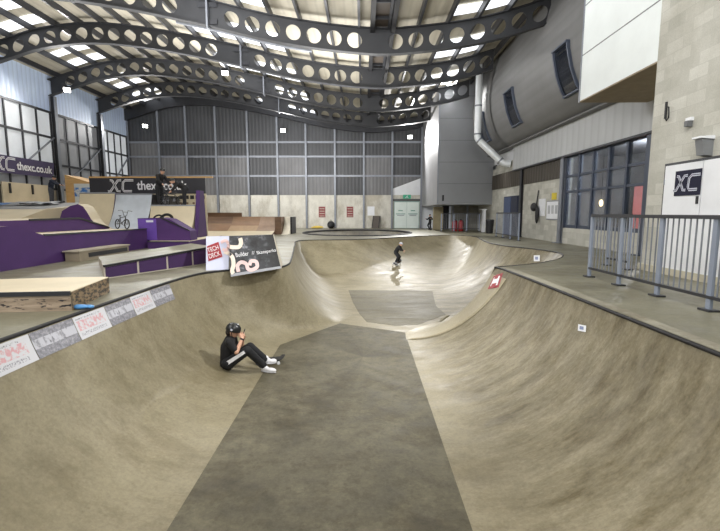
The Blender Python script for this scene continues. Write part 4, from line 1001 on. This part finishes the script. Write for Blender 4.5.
for pts, lab in (([(578.5, 331), (586.5, 332.5), (587, 326), (579, 324.5)], 'small white sticker on the right bowl wall below the coping'), ([(534, 261.5), (540, 261.5), (540, 255.5), (534, 255.5)], 'small white sticker in the right pocket of the bowl')):
    P_ = sticker(pts, m_white, lab); st = thing('sticker', lab, 'sticker', P_[0])
    MB().quad(*P_).build('sheet', m_white, st); c_ = sum(P_, Vector())/4
    nn = (P_[1]-P_[0]).cross(P_[3]-P_[0]).normalized(); nn = nn if nn.dot(EYEP-c_) > 0 else -nn
    MB().quad(*[c_+(p-c_)*.5+nn*.006 for p in P_]).build('blue_print', M('grey blue print', (120, 132, 168), .5), st)
p = G(80, 309, .0)
tag(MB().ell((p.x, p.y, .03), (.11, .06, .03), None, 10, 5).ell((p.x+.08, p.y+.05, .02), (.07, .05, .025), None, 10, 5).build('litter', M('bright blue plastic', (86, 148, 206), .4)), 'scrap of bright blue plastic on the deck by the sticker ledge', 'litter', None, 'thing')

# ------------------------------------------------------------------ people
def fuse(mb, name, m, parent, vox=.012, smooth=4):
    o = mb.build(name, m, parent); md = o.modifiers.new('r', 'REMESH'); md.mode = 'VOXEL'; md.voxel_size = vox; md.use_smooth_shade = True
    sm = o.modifiers.new('s', 'SMOOTH'); sm.iterations = smooth; sm.factor = .5
    bpy.context.view_layer.update(); dg = bpy.context.evaluated_depsgraph_get()
    me = bpy.data.meshes.new_from_object(o.evaluated_get(dg)); o.modifiers.clear(); old = o.data; o.data = me; bpy.data.meshes.remove(old)
    for p_ in me.polygons: p_.use_smooth = True
    if not me.materials: me.materials.append(m)
    return o
def head_parts(mb, c, fwd, up, r):
    """skull, jaw, nose, ears"""
    c, f, u = Vector(c), Vector(fwd).normalized(), Vector(up).normalized(); s_ = f.cross(u).normalized(); u = s_.cross(f)
    R = Matrix((s_, f, u)).transposed()
    mb.ell(c+u*.12*r, (.78*r, .95*r, 1.0*r), R); mb.ell(c-u*.45*r+f*.22*r, (.58*r, .62*r, .62*r), R)
    mb.cap(c+f*.92*r+u*.05*r, c+f*1.08*r-u*.22*r, .09*r, .15*r, 8)
    for k in (-1, 1): mb.ell(c+s_*k*.8*r-f*.05*r-u*.05*r, (.12*r, .2*r, .28*r), R, 8, 6)
    return R, s_, f, u
def face(parent, c, R, s_, f, u, r):
    for k in (-1, 1):
        e = MB().ell(c+f*.86*r+s_*k*.3*r+u*.08*r, (.12*r, .08*r, .08*r), R, 8, 6).build('eye', M('eye white', (225, 222, 216), .3), parent)
        MB().ell(c+f*.93*r+s_*k*.3*r+u*.08*r, (.05*r, .04*r, .055*r), R, 8, 6).build('iris', M('eye dark', (40, 30, 26), .3), e)
        MB().cap(c+f*.9*r+s_*k*.18*r+u*.26*r, c+f*.84*r+s_*k*.46*r+u*.27*r, .035*r, .03*r, 6).build('eyebrow', m_hair, parent)
    MB().cap(c+f*.86*r-s_*.2*r-u*.5*r, c+f*.86*r+s_*.2*r-u*.5*r, .05*r, .05*r, 6).build('mouth', M('lips', (170, 105, 98), .5), parent)
def hand(mb, w, d, up, L_, side, curl=.6):
    """palm and five fingers from wrist w along d; up = back of hand; side = thumb side direction"""
    w, d, b, s_ = Vector(w), Vector(d).normalized(), Vector(up).normalized(), Vector(side).normalized()
    pe = w+d*L_*.5
    for k in (-.3, 0, .3): mb.cap(w+d*L_*.08+s_*k*L_*.3, pe+s_*k*L_*.75, L_*.13, L_*.12, 8)
    for k, ln in ((.33, .42), (.11, .48), (-.11, .45), (-.33, .35)):
        p0 = pe+s_*k*L_*.8; d1 = (d-b*curl*.5).normalized(); d2 = (d-b*curl*1.6).normalized()
        p1 = p0+d1*ln*L_*.45; p2 = p1+d2*ln*L_*.55
        mb.cap(p0, p1, L_*.062, L_*.055, 8); mb.cap(p1, p2, L_*.055, L_*.045, 8)
    t0 = w+d*L_*.15+s_*L_*.22; t1 = t0+(s_*.8+d*.7-b*.4).normalized()*L_*.28; t2 = t1+(d*1.-b*.5+s_*.1).normalized()*L_*.22
    mb.cap(t0, t1, L_*.085, L_*.07, 8); mb.cap(t1, t2, L_*.07, L_*.055, 8)
def shoe(parent, heel, toe, up, w=.045, m=m_shoe, sole=True):
    heel, toe, up = Vector(heel), Vector(toe), Vector(up).normalized(); f = (toe-heel).normalized(); s_ = f.cross(up).normalized(); L_ = (toe-heel).length
    R = Matrix((s_, f, s_.cross(f))).transposed(); u = s_.cross(f)
    mb = MB().ell(heel+f*L_*.25+u*.035, (w*.85, L_*.28, .05), R).ell(heel+f*L_*.66+u*.02, (w, L_*.34, .04), R).cap(heel+f*L_*.2+u*.04, heel+f*L_*.16+u*.09, w*.8, w*.75)
    o = fuse(mb, 'shoe', m, parent, .008, 3)
    MB().ell(heel+f*L_*.48-u*.012, (w*1.02, L_*.52, .014), R).build('sole', M('pale sole', (196, 196, 200), .6), o)
    return o

# seated rider
hp_, hn = hit(228, 368)
YC = hp_.y
per = thing('seated_person', 'seated person in black T-shirt and white-striped trousers filming with a phone in the bowl', 'person', hp_)
def J(x, y, dy=0): return PY(x, y, YC+dy)
pel = J(227.5, 362.5); pel2 = J(228, 358); ch = J(228.5, 348); uc = J(231, 340.5); nk = J(232.6, 337.2, -.02); hc = J(233.2, 331, -.02)
hR, hL = J(228.5, 363, -.1), J(229, 361.5, .1); kR, kL = J(247.5, 350.5, -.13), J(250, 346.5, .14)
fR_h, n1 = hit(262.5, 371.5); fR_t, n2 = hit(277.5, 373.5)
aR = fR_h+Vector((.03, .0, .10)); 
bp, bn = hit(273, 364)                              # the skateboard lies here
aL = J(264.5, 358.5, .2); tL = J(277, 358.5, .24)
sR, sL = J(229.6, 342.5, -.17), J(232.5, 341, .17); eR, eL = J(236.5, 352, -.22), J(241.5, 350, .2); wR, wL = J(242.3, 338.5, -.08), J(243, 339.5, .1)
body = MB()
body.cap(pel, pel2, .115, .11).cap(pel2, ch, .11, .12).cap(ch, uc, .12, .10).cap(sR, uc, .055, .08).cap(sL, uc, .055, .08).cap(uc, nk, .06, .045).cap(nk, hc, .045, .05)
hf = (J(243, 333)-J(234.2, 330.5)).normalized(); hu = Vector((-.18, 0, 1))
HR = head_parts(body, hc, hf, hu, .105)
for s_, e_, w_ in ((sR, eR, wR), (sL, eL, wL)): body.cap(s_, e_, .048, .038).cap(e_, w_, .04, .026)
for h_, k_, a_ in ((hR, kR, aR), (hL, kL, aL)): body.cap(h_, k_, .08, .055).cap(k_, k_.lerp(a_, .93), .058, .036)
phone_c = J(243.8, 333.2, .0)
hand(body, wR, (phone_c-wR)+Vector((-.02, -.04, 0)), Vector((.4, -1, 0)), .14, Vector((-1, -.2, .1)), .7)
hand(body, wL, (phone_c-wL)+Vector((-.02, .05, 0)), Vector((.4, 1, 0)), .14, Vector((-1, .2, .1)), .7)
fuse(body, 'body', m_skin, per, .0065, 3)
face(per, hc, *HR, .105)
tee = MB().cap(J(227.6, 361), pel2, .125, .13).cap(pel2, ch, .132, .138).cap(ch, uc, .14, .115).cap(sR, uc, .075, .098).cap(sL, uc, .075, .098).cap(sR, sR.lerp(eR, .72), .072, .06).cap(sL, sL.lerp(eL, .72), .072, .06).cap(uc, uc.lerp(nk, .5), .08, .06)
fuse(tee, 'shirt', m_cloth, per, .01, 4)
tr = MB().cap(pel, pel2, .13, .125).cap(hR, kR, .1, .074).cap(hL, kL, .1, .074).cap(kR, kR.lerp(aR, 1.0), .074, .06).cap(kL, kL.lerp(aL, 1.02), .074, .06).cap(hR, hL, .11, .11)
tro = fuse(tr, 'trousers', m_trous, per, .01, 4)
# white side stripe on thigh and shin of the near leg
q = MB()
def stripe(a_, b_, ra, rb, t0, t1, dirn):
    rows_ = [[], []]
    ax = (b_-a_).normalized(); side_ = (dirn-ax*dirn.dot(ax)).normalized(); per_ = ax.cross(side_)
    for k in range(9):
        t_ = t0+(t1-t0)*k/8; c_ = a_.lerp(b_, t_); r_ = ra+(rb-ra)*t_+.004
        for S, g_ in ((0, -.32), (1, .32)): rows_[S].append(c_+(side_*math.cos(g_)+per_*math.sin(g_))*r_)
    q.grid(rows_, 0, True)
stripe(hR, kR, .1, .074, .0, .95, Vector((0, -1, .25)))
q.build('side_stripe', m_shoe, tro)
q = MB(); stripe(kR, aR, .074, .064, .6, .9, Vector((-.5, -1, .0))); q.build('side_stripe', m_greycloth, tro)
shoe(per, fR_h+Vector((-.02, 0, .03)), fR_t+Vector((-.02, 0, .03)), Vector((0, 0, 1)), .05)
shoe(per, aL+Vector((-.0, 0, -.075)), tL+Vector((.0, 0, -.06)), Vector((-.1, 0, 1)), .05)
Rm, s_, f_, u_ = HR
hel = MB().ell(hc+u_*.028-f_*.005, (.108, .13, .12), Rm, 20, 10, 0, -.18, 1.)
ho = hel.build('helmet', m_helmet, per); so_ = ho.modifiers.new('sol', 'SOLIDIFY'); so_.thickness = .012
for k in (-1, 0, 1):
    for j in (-1, 1): MB().ell(hc+u_*(.105-.02*abs(k))+s_*j*.045+f_*k*.06, (.012, .026, .012), Rm, 8, 6).build('vent', m_greycloth, ho)
for j in (-1, 1): MB().ell(hc+u_*.045+s_*j*.107-f_*.01, (.004, .022, .02), Rm, 10, 6).build('badge', m_silver_ink, ho)
for j in (-1, 1): MB().tube([hc+s_*j*.1+u_*.0, hc+s_*j*.085-u_*.06+f_*.02, hc+s_*j*.03-u_*.108+f_*.04, hc-u_*.112+f_*.045], .007, 6).build('chin_strap', m_black, ho)
MB().ell(hc-u_*.03-f_*.06, (.085, .06, .07), Rm).build('hair', m_hair, per)
wd = (wR-eR).normalized(); MB().tube([wR-wd*.03, wR-wd*.005], .033, 12).build('wrist_guard', m_black, per)
ph = thing('phone', 'dark phone held up in front of the seated person\'s face', 'phone', phone_c)
pf_ = (phone_c-hc).normalized(); ps = pf_.cross(Vector((0, 0, 1))).normalized(); pu = ps.cross(pf_)
MB().obox(phone_c, ps*.036, pf_*.005, pu*.072).build('case', m_black, ph)
MB().obox(phone_c-pf_*.0055, ps*.032, pf_*.001, pu*.066).build('screen', M('phone screen', (150, 120, 130), .2, 0, .3, 30, .3), ph)
MB().obox(phone_c+pf_*.006+pu*.05+ps*.015, ps*.01, pf_*.002, pu*.012).build('camera_lens', m_dsteel, ph)

def skateboard(lab, c, fwd, up, L_=.78, W=.2, name='skateboard'):
    c, f, u = Vector(c), Vector(fwd).normalized(), Vector(up).normalized(); s_ = f.cross(u).normalized(); u = s_.cross(f)
    t = thing(name, lab, 'skateboard', c); rows_ = []
    for i in range(15):
        t_ = -1+2*i/14; w_ = W/2*(1 if abs(t_) < .72 else math.sqrt(max(.02, 1-((abs(t_)-.72)/.28)**2))); lift = max(0, abs(t_)-.68)*.2
        rows_.append([c+f*t_*L_/2+s_*w_*k+u*(.085+lift) for k in (-1, -.5, 0, .5, 1)])
    dk = MB().grid(rows_, 0, True).build('deck', m_black, t); sd = dk.modifiers.new('s', 'SOLIDIFY'); sd.thickness = .012
    for k in (-1, 1):
        b_ = c+f*k*L_*.29; tk = MB().obox(b_+u*.06, f*.025, s_*.06, u*.014).build('truck', m_gsteel, t)
        for j in (-1, 1): MB().tube([b_+s_*j*.075+u*.027, b_+s_*j*.11+u*.027], .027, 12).build('wheel', m_white, t)
    return t
skateboard('black skateboard lying under the seated person\'s feet', bp+Vector((-.08, .03, 0)), Vector((1, .25, 0)), Vector((0, 0, 1)), .58)

def person(lab, base, height, face_dir, pose, top, bottom, headgear=None, name='person', shoes=m_black, vox=.022):
    """pose: joints in units of the standing height, x right, y forward, z up"""
    base = Vector(base); f = Vector((face_dir[0], face_dir[1], 0)).normalized(); r_ = Vector((f.y, -f.x, 0))
    t = thing(name, lab, 'person', base); H = height
    def P(p): return base+(r_*p[0]+f*p[1]+Vector((0, 0, p[2])))*H
    Q = dict(pel=(0, 0, .53), ch=(0, 0, .68), uc=(0, 0, .79), nk=(0, .005, .85), hd=(0, .015, .925), sl=(-.115, 0, .80), sr=(.115, 0, .80), el=(-.15, .0, .64), er=(.15, .0, .64), wl=(-.15, .05, .5), wr=(.15, .05, .5), hl=(-.055, 0, .5), hr=(.055, 0, .5), kl=(-.06, .01, .275), kr=(.06, .01, .275), al=(-.065, 0, .05), ar=(.065, 0, .05), tl=(-.075, .1, .02), tr=(.075, .1, .02)); Q.update(pose)
    q = {k: P(v) for k, v in Q.items()}; s = H
    b_ = MB().cap(q['pel'], q['ch'], .075*s, .08*s).cap(q['ch'], q['uc'], .08*s, .068*s).cap(q['uc'], q['nk'], .045*s, .03*s).cap(q['nk'], q['hd'], .03*s, .035*s)
    up = (q['hd']-q['nk']).normalized(); fw = f+Vector((0, 0, -.15))
    HR_ = head_parts(b_, q['hd'], fw, up, .068*s)
    for a in 'lr':
        b_.cap(q['s'+a], q['uc'], .038*s, .05*s).cap(q['s'+a], q['e'+a], .035*s, .027*s).cap(q['e'+a], q['w'+a], .027*s, .018*s)
        b_.cap(q['h'+a], q['k'+a], .055*s, .038*s).cap(q['k'+a], q['a'+a], .038*s, .024*s).cap(q['a'+a], q['t'+a], .022*s, .018*s)
        dd = (q['w'+a]-q['e'+a]).normalized(); sd = dd.cross(Vector((.3, .3, 1))).normalized()
        hand(b_, q['w'+a], dd, sd.cross(dd), .1*s, sd, .5)
    fuse(b_, 'body', m_skin, t, vox*.55, 3); face(t, q['hd'], *HR_, .068*s)
    c_ = MB().cap(q['pel'], q['ch'], .088*s, .093*s).cap(q['ch'], q['uc'], .093*s, .08*s)
    for a in 'lr': c_.cap(q['s'+a], q['uc'], .05*s, .062*s).cap(q['s'+a], q['e'+a], .048*s, .04*s).cap(q['e'+a], q['e'+a].lerp(q['w'+a], .85), .04*s, .03*s)
    fuse(c_, 'top', top, t, vox*.7, 3)
    c_ = MB().cap(q['pel'], q['pel']+Vector((0, 0, .03*s)), .088*s, .085*s)
    for a in 'lr': c_.cap(q['pel'].lerp(q['h'+a], .9), q['k'+a], .07*s, .052*s).cap(q['k'+a], q['k'+a].lerp(q['a'+a], .93), .052*s, .042*s)
    fuse(c_, 'trousers', bottom, t, vox*.7, 3)
    for a in 'lr':
        hl_ = q['a'+a]-(q['t'+a]-q['a'+a]).normalized()*.02*s; hl_.z = q['t'+a].z if pose.get('flat', 1) else hl_.z-.03*s
        MB().ell((hl_*.45+q['t'+a]*.55)+Vector((0, 0, .012*s)), (.03*s, .075*s, .03*s), Matrix((r_, f, Vector((0, 0, 1)))).transposed()).build('shoe', shoes, t)
    R_, s_, f_, u_ = HR_; rr_ = .068*s
    if headgear == 'helmet':
        MB().ell(q['hd']+u_*.25*rr_, (1.0*rr_, 1.2*rr_, 1.08*rr_), R_, 18, 8, 0, -.1, 1).build('helmet', m_helmet if lab.find('pale helmet') < 0 else M('pale helmet shell', (176, 178, 186), .35), t)
    else:
        MB().ell(q['hd']+u_*.28*rr_-f_*.12*rr_, (.88*rr_, 1.0*rr_, .95*rr_), R_, 16, 8, 0, -.25, 1).build('hair', m_hair, t)
    return t, q
# standing child on the left platform
p = PY(48, 203, 22.0)
p.x += .42
person('child in navy top standing on the left roll-in platform holding a scooter', (p.x, 21.7, 1.7), 1.36, (1, .15), dict(uc=(0, .07, .79), nk=(0, .1, .85), hd=(0, .14, .91), ch=(0, .03, .68), sl=(-.11, .07, .79), sr=(.11, .07, .79), el=(-.13, .2, .7), er=(.13, .2, .7), wl=(-.1, .36, .66), wr=(.1, .36, .66)), m_navycloth, m_greycloth, 'helmet')
sc = thing('kick_scooter', 'kick scooter held by the child in navy on the left platform', 'scooter', (p.x+.4, 21.75, 1.7))
bx0 = Vector((p.x+.52, 21.77, 1.7))
MB().obox(bx0+Vector((-.32, 0, .09)), (.26, 0, 0), (0, .055, 0), (0, 0, .015)).build('deck', m_dsteel, sc)
MB().tube([bx0+Vector((.0, 0, .1)), bx0+Vector((-.06, 0, .86))], .02).build('stem', m_gsteel, sc); MB().tube([bx0+Vector((-.06, -.22, .88)), bx0+Vector((-.06, .22, .88))], .016).build('handlebar', m_black, sc)
for dx in (.03, -.6): MB().tube([bx0+Vector((dx, -.014, .055)), bx0+Vector((dx, .014, .055))], .055, 14).build('wheel', m_rubber, sc)

# BMX bikes
def bmx(lab, loc, rotz, lean=0., scale=1., lay=None):
    t = thing('bmx_bike', lab, 'bmx bike', (0, 0, 0))
    fm = m_dsteel; W_ = .25; rw, fw_ = Vector((-.46, 0, W_)), Vector((.48, 0, W_)); bb_, st_, hd1, hd2 = Vector((-.1, 0, .28)), Vector((-.2, 0, .56)), Vector((.32, 0, .62)), Vector((.35, 0, .5))
    MB().tube([bb_, st_], .018).tube([st_, hd1], .018).tube([bb_, hd2], .022).tube([bb_, rw+Vector((0, .05, 0))], .012).tube([bb_, rw+Vector((0, -.05, 0))], .012).tube([st_, rw+Vector((0, .05, 0))], .01).tube([st_, rw+Vector((0, -.05, 0))], .01).tube([hd1+Vector((-.01, 0, .03)), hd2], .026).build('frame', fm, t, False, True)
    MB().tube([hd2, fw_+Vector((-.05, .05, .2)), fw_+Vector((0, .05, 0))], .014).tube([hd2, fw_+Vector((-.05, -.05, .2)), fw_+Vector((0, -.05, 0))], .014).build('fork', fm, t, False, True)
    MB().tube([(.3, -.34, .9), (.3, -.14, .92), (.31, -.06, .66), (.31, .06, .66), (.3, .14, .92), (.3, .34, .9)], .013).tube([(.3, -.12, .84), (.3, .12, .84)], .01).tube([hd1, (.31, 0, .67)], .02).build('handlebar', m_black, t, False, True)
    MB().tube([st_, st_+Vector((-.02, 0, .08))], .014).ell(st_+Vector((-.02, 0, .1)), (.13, .05, .025)).build('saddle', m_black, t, False, True)
    for c_ in (rw, fw_):
        w = MB().tube([c_+Vector((math.cos(a)*.225, 0, math.sin(a)*.225)) for a in [2*PI*k/28 for k in range(29)]], .026, 8, 0, False).build('wheel', m_rubber, t, False, True)
        sp = MB()
        for k in range(10):
            a = 2*PI*k/10; sp.tube([c_, c_+Vector((math.cos(a)*.21, 0, math.sin(a)*.21))], .003, 4, 0, False)
        sp.tube([c_+Vector((0, -.04, 0)), c_+Vector((0, .04, 0))], .025, 8); sp.build('spokes', m_gsteel, w, False, True)
    cr = MB().tube([bb_+Vector((0, .06, 0)), bb_+Vector((.12, .06, -.1))], .012).tube([bb_+Vector((0, -.06, 0)), bb_+Vector((-.12, -.06, .1))], .012).tube([bb_+Vector((0, .045, 0)), bb_+Vector((0, .055, 0))], .08, 16).build('crank', m_gsteel, t, False, True)
    for s_, q_ in ((1, Vector((.12, .11, -.1))), (-1, Vector((-.12, -.11, .1)))): MB().obox(bb_+q_, (.045, 0, 0), (0, .045, 0), (0, 0, .01)).build('pedal', m_black, cr, False, True)
    t.location = loc; t.rotation_euler = (lean, 0, rotz); t.scale = (scale,)*3
    return t
bmx('black bmx bike standing before the steel-faced quarter pipe', (PY(122, 228, 14.1).x, 14.1, .675), math.radians(-35), math.radians(-4), .66)
zP = 1.5
riders = [(159.5, 'rider in black on the cream platform, leaning over a bmx handlebar, left of the two'), (181.5, 'bent-over rider in black on the platform right of the other rider')]
p = PY(164, 207, 18.3)
person(riders[0][1], (p.x, 17.95, zP), 1.52, (1, -.45), dict(ch=(0, .03, .69), uc=(0, .09, .79), nk=(0, .13, .85), hd=(0, .16, .915), sl=(-.11, .09, .79), sr=(.11, .09, .79), el=(-.16, .17, .66), er=(.16, .17, .66), wl=(-.13, .28, .57), wr=(.13, .28, .57), al=(-.08, -.03, .05), ar=(.08, .05, .05)), m_cloth, m_trous, 'helmet')
bmx('black bmx bike held by the left rider on the platform', (p.x+.32, 17.75, zP+.005), math.radians(-50), 0, .8)
p = PY(188, 207, 18.4)
person(riders[1][1], (p.x+.0, 18.1, zP), 1.36, (-.9, -.5), dict(pel=(0, -.04, .52), ch=(0, .1, .62), uc=(0, .2, .67), nk=(0, .26, .70), hd=(0, .33, .73), sl=(-.11, .2, .66), sr=(.11, .2, .66), el=(-.15, .28, .53), er=(.15, .28, .53), wl=(-.13, .38, .44), wr=(.13, .38, .44)), m_cloth, m_trous, 'helmet')
bmx('black bmx bike upright beside the bent-over rider', (p.x-.45, 17.9, zP+.005), math.radians(-120), 0, .8)
# two loose tyres leaning on the quarter pipe, their tops showing over the kicker box
for k, (x_, r_, w_) in enumerate(((158.5, .21, .03), (166.5, .24, .05))):
    cx_ = PY(x_, 214, 16.95).x; c_ = Vector((cx_, 16.9, .93)); ty = thing('bike_tyre', 'loose black bike tyre peeking over the purple kicker box, '+['left', 'right'][k]+' one of two', 'tyre', c_, 'loose tyres')
    dn_ = Vector((0, .45, .9)).normalized()
    MB().tube([c_+Vector((math.cos(a), 0, 0))*r_+dn_*math.sin(a)*r_ for a in [2*PI*q/28 for q in range(29)]], w_, 8, 0, False).build('tread', m_rubber, ty)
    MB().tube([c_+Vector((math.cos(a), 0, 0))*(r_-w_)+dn_*math.sin(a)*(r_-w_) for a in [2*PI*q/28 for q in range(29)]], .012, 6, 0, False).build('bead', m_dsteel, ty)
# skater on the back wall of the bowl
sp_, sn = hit(396.5, 264.5)
person('skater in black with pale helmet riding the back wall of the bowl', sp_+sn*.115, 1.1, (.75, -.35), dict(pel=(0, -.06, .40), ch=(0, .02, .54), uc=(0, .09, .63), nk=(0, .12, .68), hd=(0, .16, .74), sl=(-.11, .09, .63), sr=(.11, .09, .63), el=(-.2, .1, .53), er=(.17, .2, .52), wl=(-.24, .18, .44), wr=(.13, .32, .5), hl=(-.055, -.05, .38), hr=(.055, -.05, .38), kl=(-.1, .08, .22), kr=(.1, .08, .22), al=(-.12, -.01, .045), ar=(.12, -.01, .045), tl=(-.13, .09, .02), tr=(.13, .09, .02)), m_cloth, m_trous, 'helmet')
skateboard('skateboard under the skater on the back wall of the bowl', sp_+sn*.03, Vector((.35, .75, 0)).cross(sn).cross(sn)*-1, sn, .75)
p = G(428, 229)
person('small child in dark clothes running at the far right end of the deck', (p.x-.2, 30.4, 0), 1.12, (-1, -.3), dict(el=(-.2, -.06, .68), wl=(-.27, .04, .72), er=(.17, .1, .66), wr=(.14, .22, .72), kr=(.06, .12, .3), ar=(.06, -.0, .1), tr=(.07, .08, .05), al=(-.06, -.06, .05), tl=(-.07, .03, .02)), m_cloth, m_trous, None)

# ------------------------------------------------------------------ floodlights
def floodlight(px_, py_, Y, lab, power, target, mount, size=140):
    p = PY(px_, py_, Y); t = thing('floodlight', lab, 'floodlight', p, 'hall floodlights')
    d = (Vector(target)-p).normalized(); s_ = d.cross(Vector((0, 0, 1))).normalized(); u = s_.cross(d)
    MB().obox(p-d*.06, s_*.2, u*.15, d*.06).build('housing', m_dsteel, t)
    MB().obox(p+d*.006, s_*.17, u*.12, d*.006).build('lens', m_glow, t)
    for k in (-1, 1): MB().bar(p-d*.06+s_*k*.22, p-d*.06+s_*k*.22+u*.3, .03, .02).build('bracket', m_dsteel, t)
    MB().bar(p-d*.06+u*.3-s_*.22, p-d*.06+u*.3+s_*.22, .03).build('bracket', m_dsteel, t)
    MB().tube([p-d*.06+u*.3, Vector(mount) if mount else p-d*.06+u*.3+Vector((0, 0, .15))], .02, 6).build('stem', m_dsteel, t)
    L_ = bpy.data.lights.new('flood_and_fill', 'SPOT'); L_.energy = power; L_.spot_size = math.radians(size); L_.spot_blend = .6; L_.shadow_soft_size = .15; L_.color = (1, .985, .96)
    lo_ = bpy.data.objects.new('flood_and_fill_lamp', L_); C.objects.link(lo_); lo_.location = p+d*.1; lo_.rotation_euler = d.to_track_quat('-Z', 'Y').to_euler()
    return p
floodlight(67, 90, 25.6, 'glowing floodlight hanging by the left wall top, below the lavender cladding', 900, (-8, 12, 0), None)
floodlight(225, 73, 25.8, 'glowing floodlight under the third perforated beam left of centre', 1200, (-6, 12, 0), None)
floodlight(145, 126, 33.5, 'glowing floodlight in the left back corner below the roof edge', 900, (-9, 20, 0), None)
floodlight(283, 130.5, 33.8, 'glowing floodlight on the back wall, left of the middle', 900, (-3, 14, 0), None)
floodlight(410, 137, 33.8, 'glowing floodlight on the back wall by its right end', 4200, (0, 12, -1), None, 120)
floodlight(450, 86, 26.6, 'glowing floodlight at the top of the grey panelled volume', 2600, (1, 13, -1), None, 130)
# unseen fill lights added to brighten the hall, behind the camera and within it
def area(loc, tgt, sx, sy, e, col=(1, .99, .975)):
    L_ = bpy.data.lights.new('hall_fill', 'AREA'); L_.shape = 'RECTANGLE'; L_.size = sx; L_.size_y = sy; L_.energy = e; L_.color = col
    o = bpy.data.objects.new('hall_fill', L_); C.objects.link(o); o.location = loc; o.rotation_euler = (Vector(tgt)-Vector(loc)).to_track_quat('-Z', 'Y').to_euler()
area((3, -3, 7.0), (3.5, 8, -.5), 4, 3, 460)
area((-10, -2, 8.0), (-9, 12, 0), 6, 3, 400)
area((-7, 3, 7.0), (7, 11, 3.2), 4, 2, 270)
area((1.5, 4, 7.4), (5.2, 9.5, 0), 2, 2, 240)
area((-7, 12.5, 6.9), (8, 17, 2.2), 4, 1.2, 420)
for ax, ay, e in ((-9, 12, 680), (-9, 22, 680), (-1.5, 10, 540), (-1.5, 20, 600)): area((ax, ay, 4.6), (ax, ay+.5, 12), 4, 4, e)  # unseen uplights added to brighten the roof
area((-6, 27, 5.2), (-6, 34, .8), 11, .5, 620)  # unseen wash light added to brighten the lower back wall
L_ = bpy.data.lights.new('flood_and_fill', 'SPOT'); L_.energy = 2700; L_.spot_size = 1.1; L_.spot_blend = .6; L_.shadow_soft_size = .12
o = bpy.data.objects.new('flood_and_fill_lamp', L_); C.objects.link(o); o.location = (5.8, 6.6, 6.6); o.rotation_euler = (Vector((-3.0, 8.8, -.9))-o.location).to_track_quat('-Z', 'Y').to_euler()
L_ = bpy.data.lights.new('flood_and_fill', 'SPOT'); L_.energy = 3800; L_.spot_size = math.radians(52); L_.spot_blend = .8; L_.shadow_soft_size = .5
o = bpy.data.objects.new('flood_and_fill_lamp', L_); C.objects.link(o); o.location = (-3, 9, 7.6); o.rotation_euler = (Vector((.8, 18.5, -.6))-o.location).to_track_quat('-Z', 'Y').to_euler()  # unseen spot added to brighten the back of the bowl
L_ = bpy.data.lights.new('room', 'POINT'); L_.energy = 420; L_.shadow_soft_size = .3; o = bpy.data.objects.new('cafe_fill', L_); C.objects.link(o); o.location = (9.8, 14.5, 3.0)  # unseen fill light added to brighten the room behind the glass

# ------------------------------------------------------------------ world, camera, colour
w = bpy.data.worlds.new('World'); bpy.context.scene.world = w; w.use_nodes = True
w.node_tree.nodes['Background'].inputs[0].default_value = (.86, .92, 1, 1); w.node_tree.nodes['Background'].inputs[1].default_value = 1.1
cam = bpy.data.cameras.new('Camera'); co = bpy.data.objects.new('Camera', cam); C.objects.link(co)
cam.sensor_width = 36; cam.lens = F/720*36; cam.clip_end = 200
co.location = EYEP; co.rotation_euler = (PI/2-PIT, 0, YAW)
bpy.context.scene.camera = co
vs_ = bpy.context.scene.view_settings; vs_.view_transform = 'Standard'; vs_.look = 'None'; vs_.exposure = .08; vs_.gamma = 1
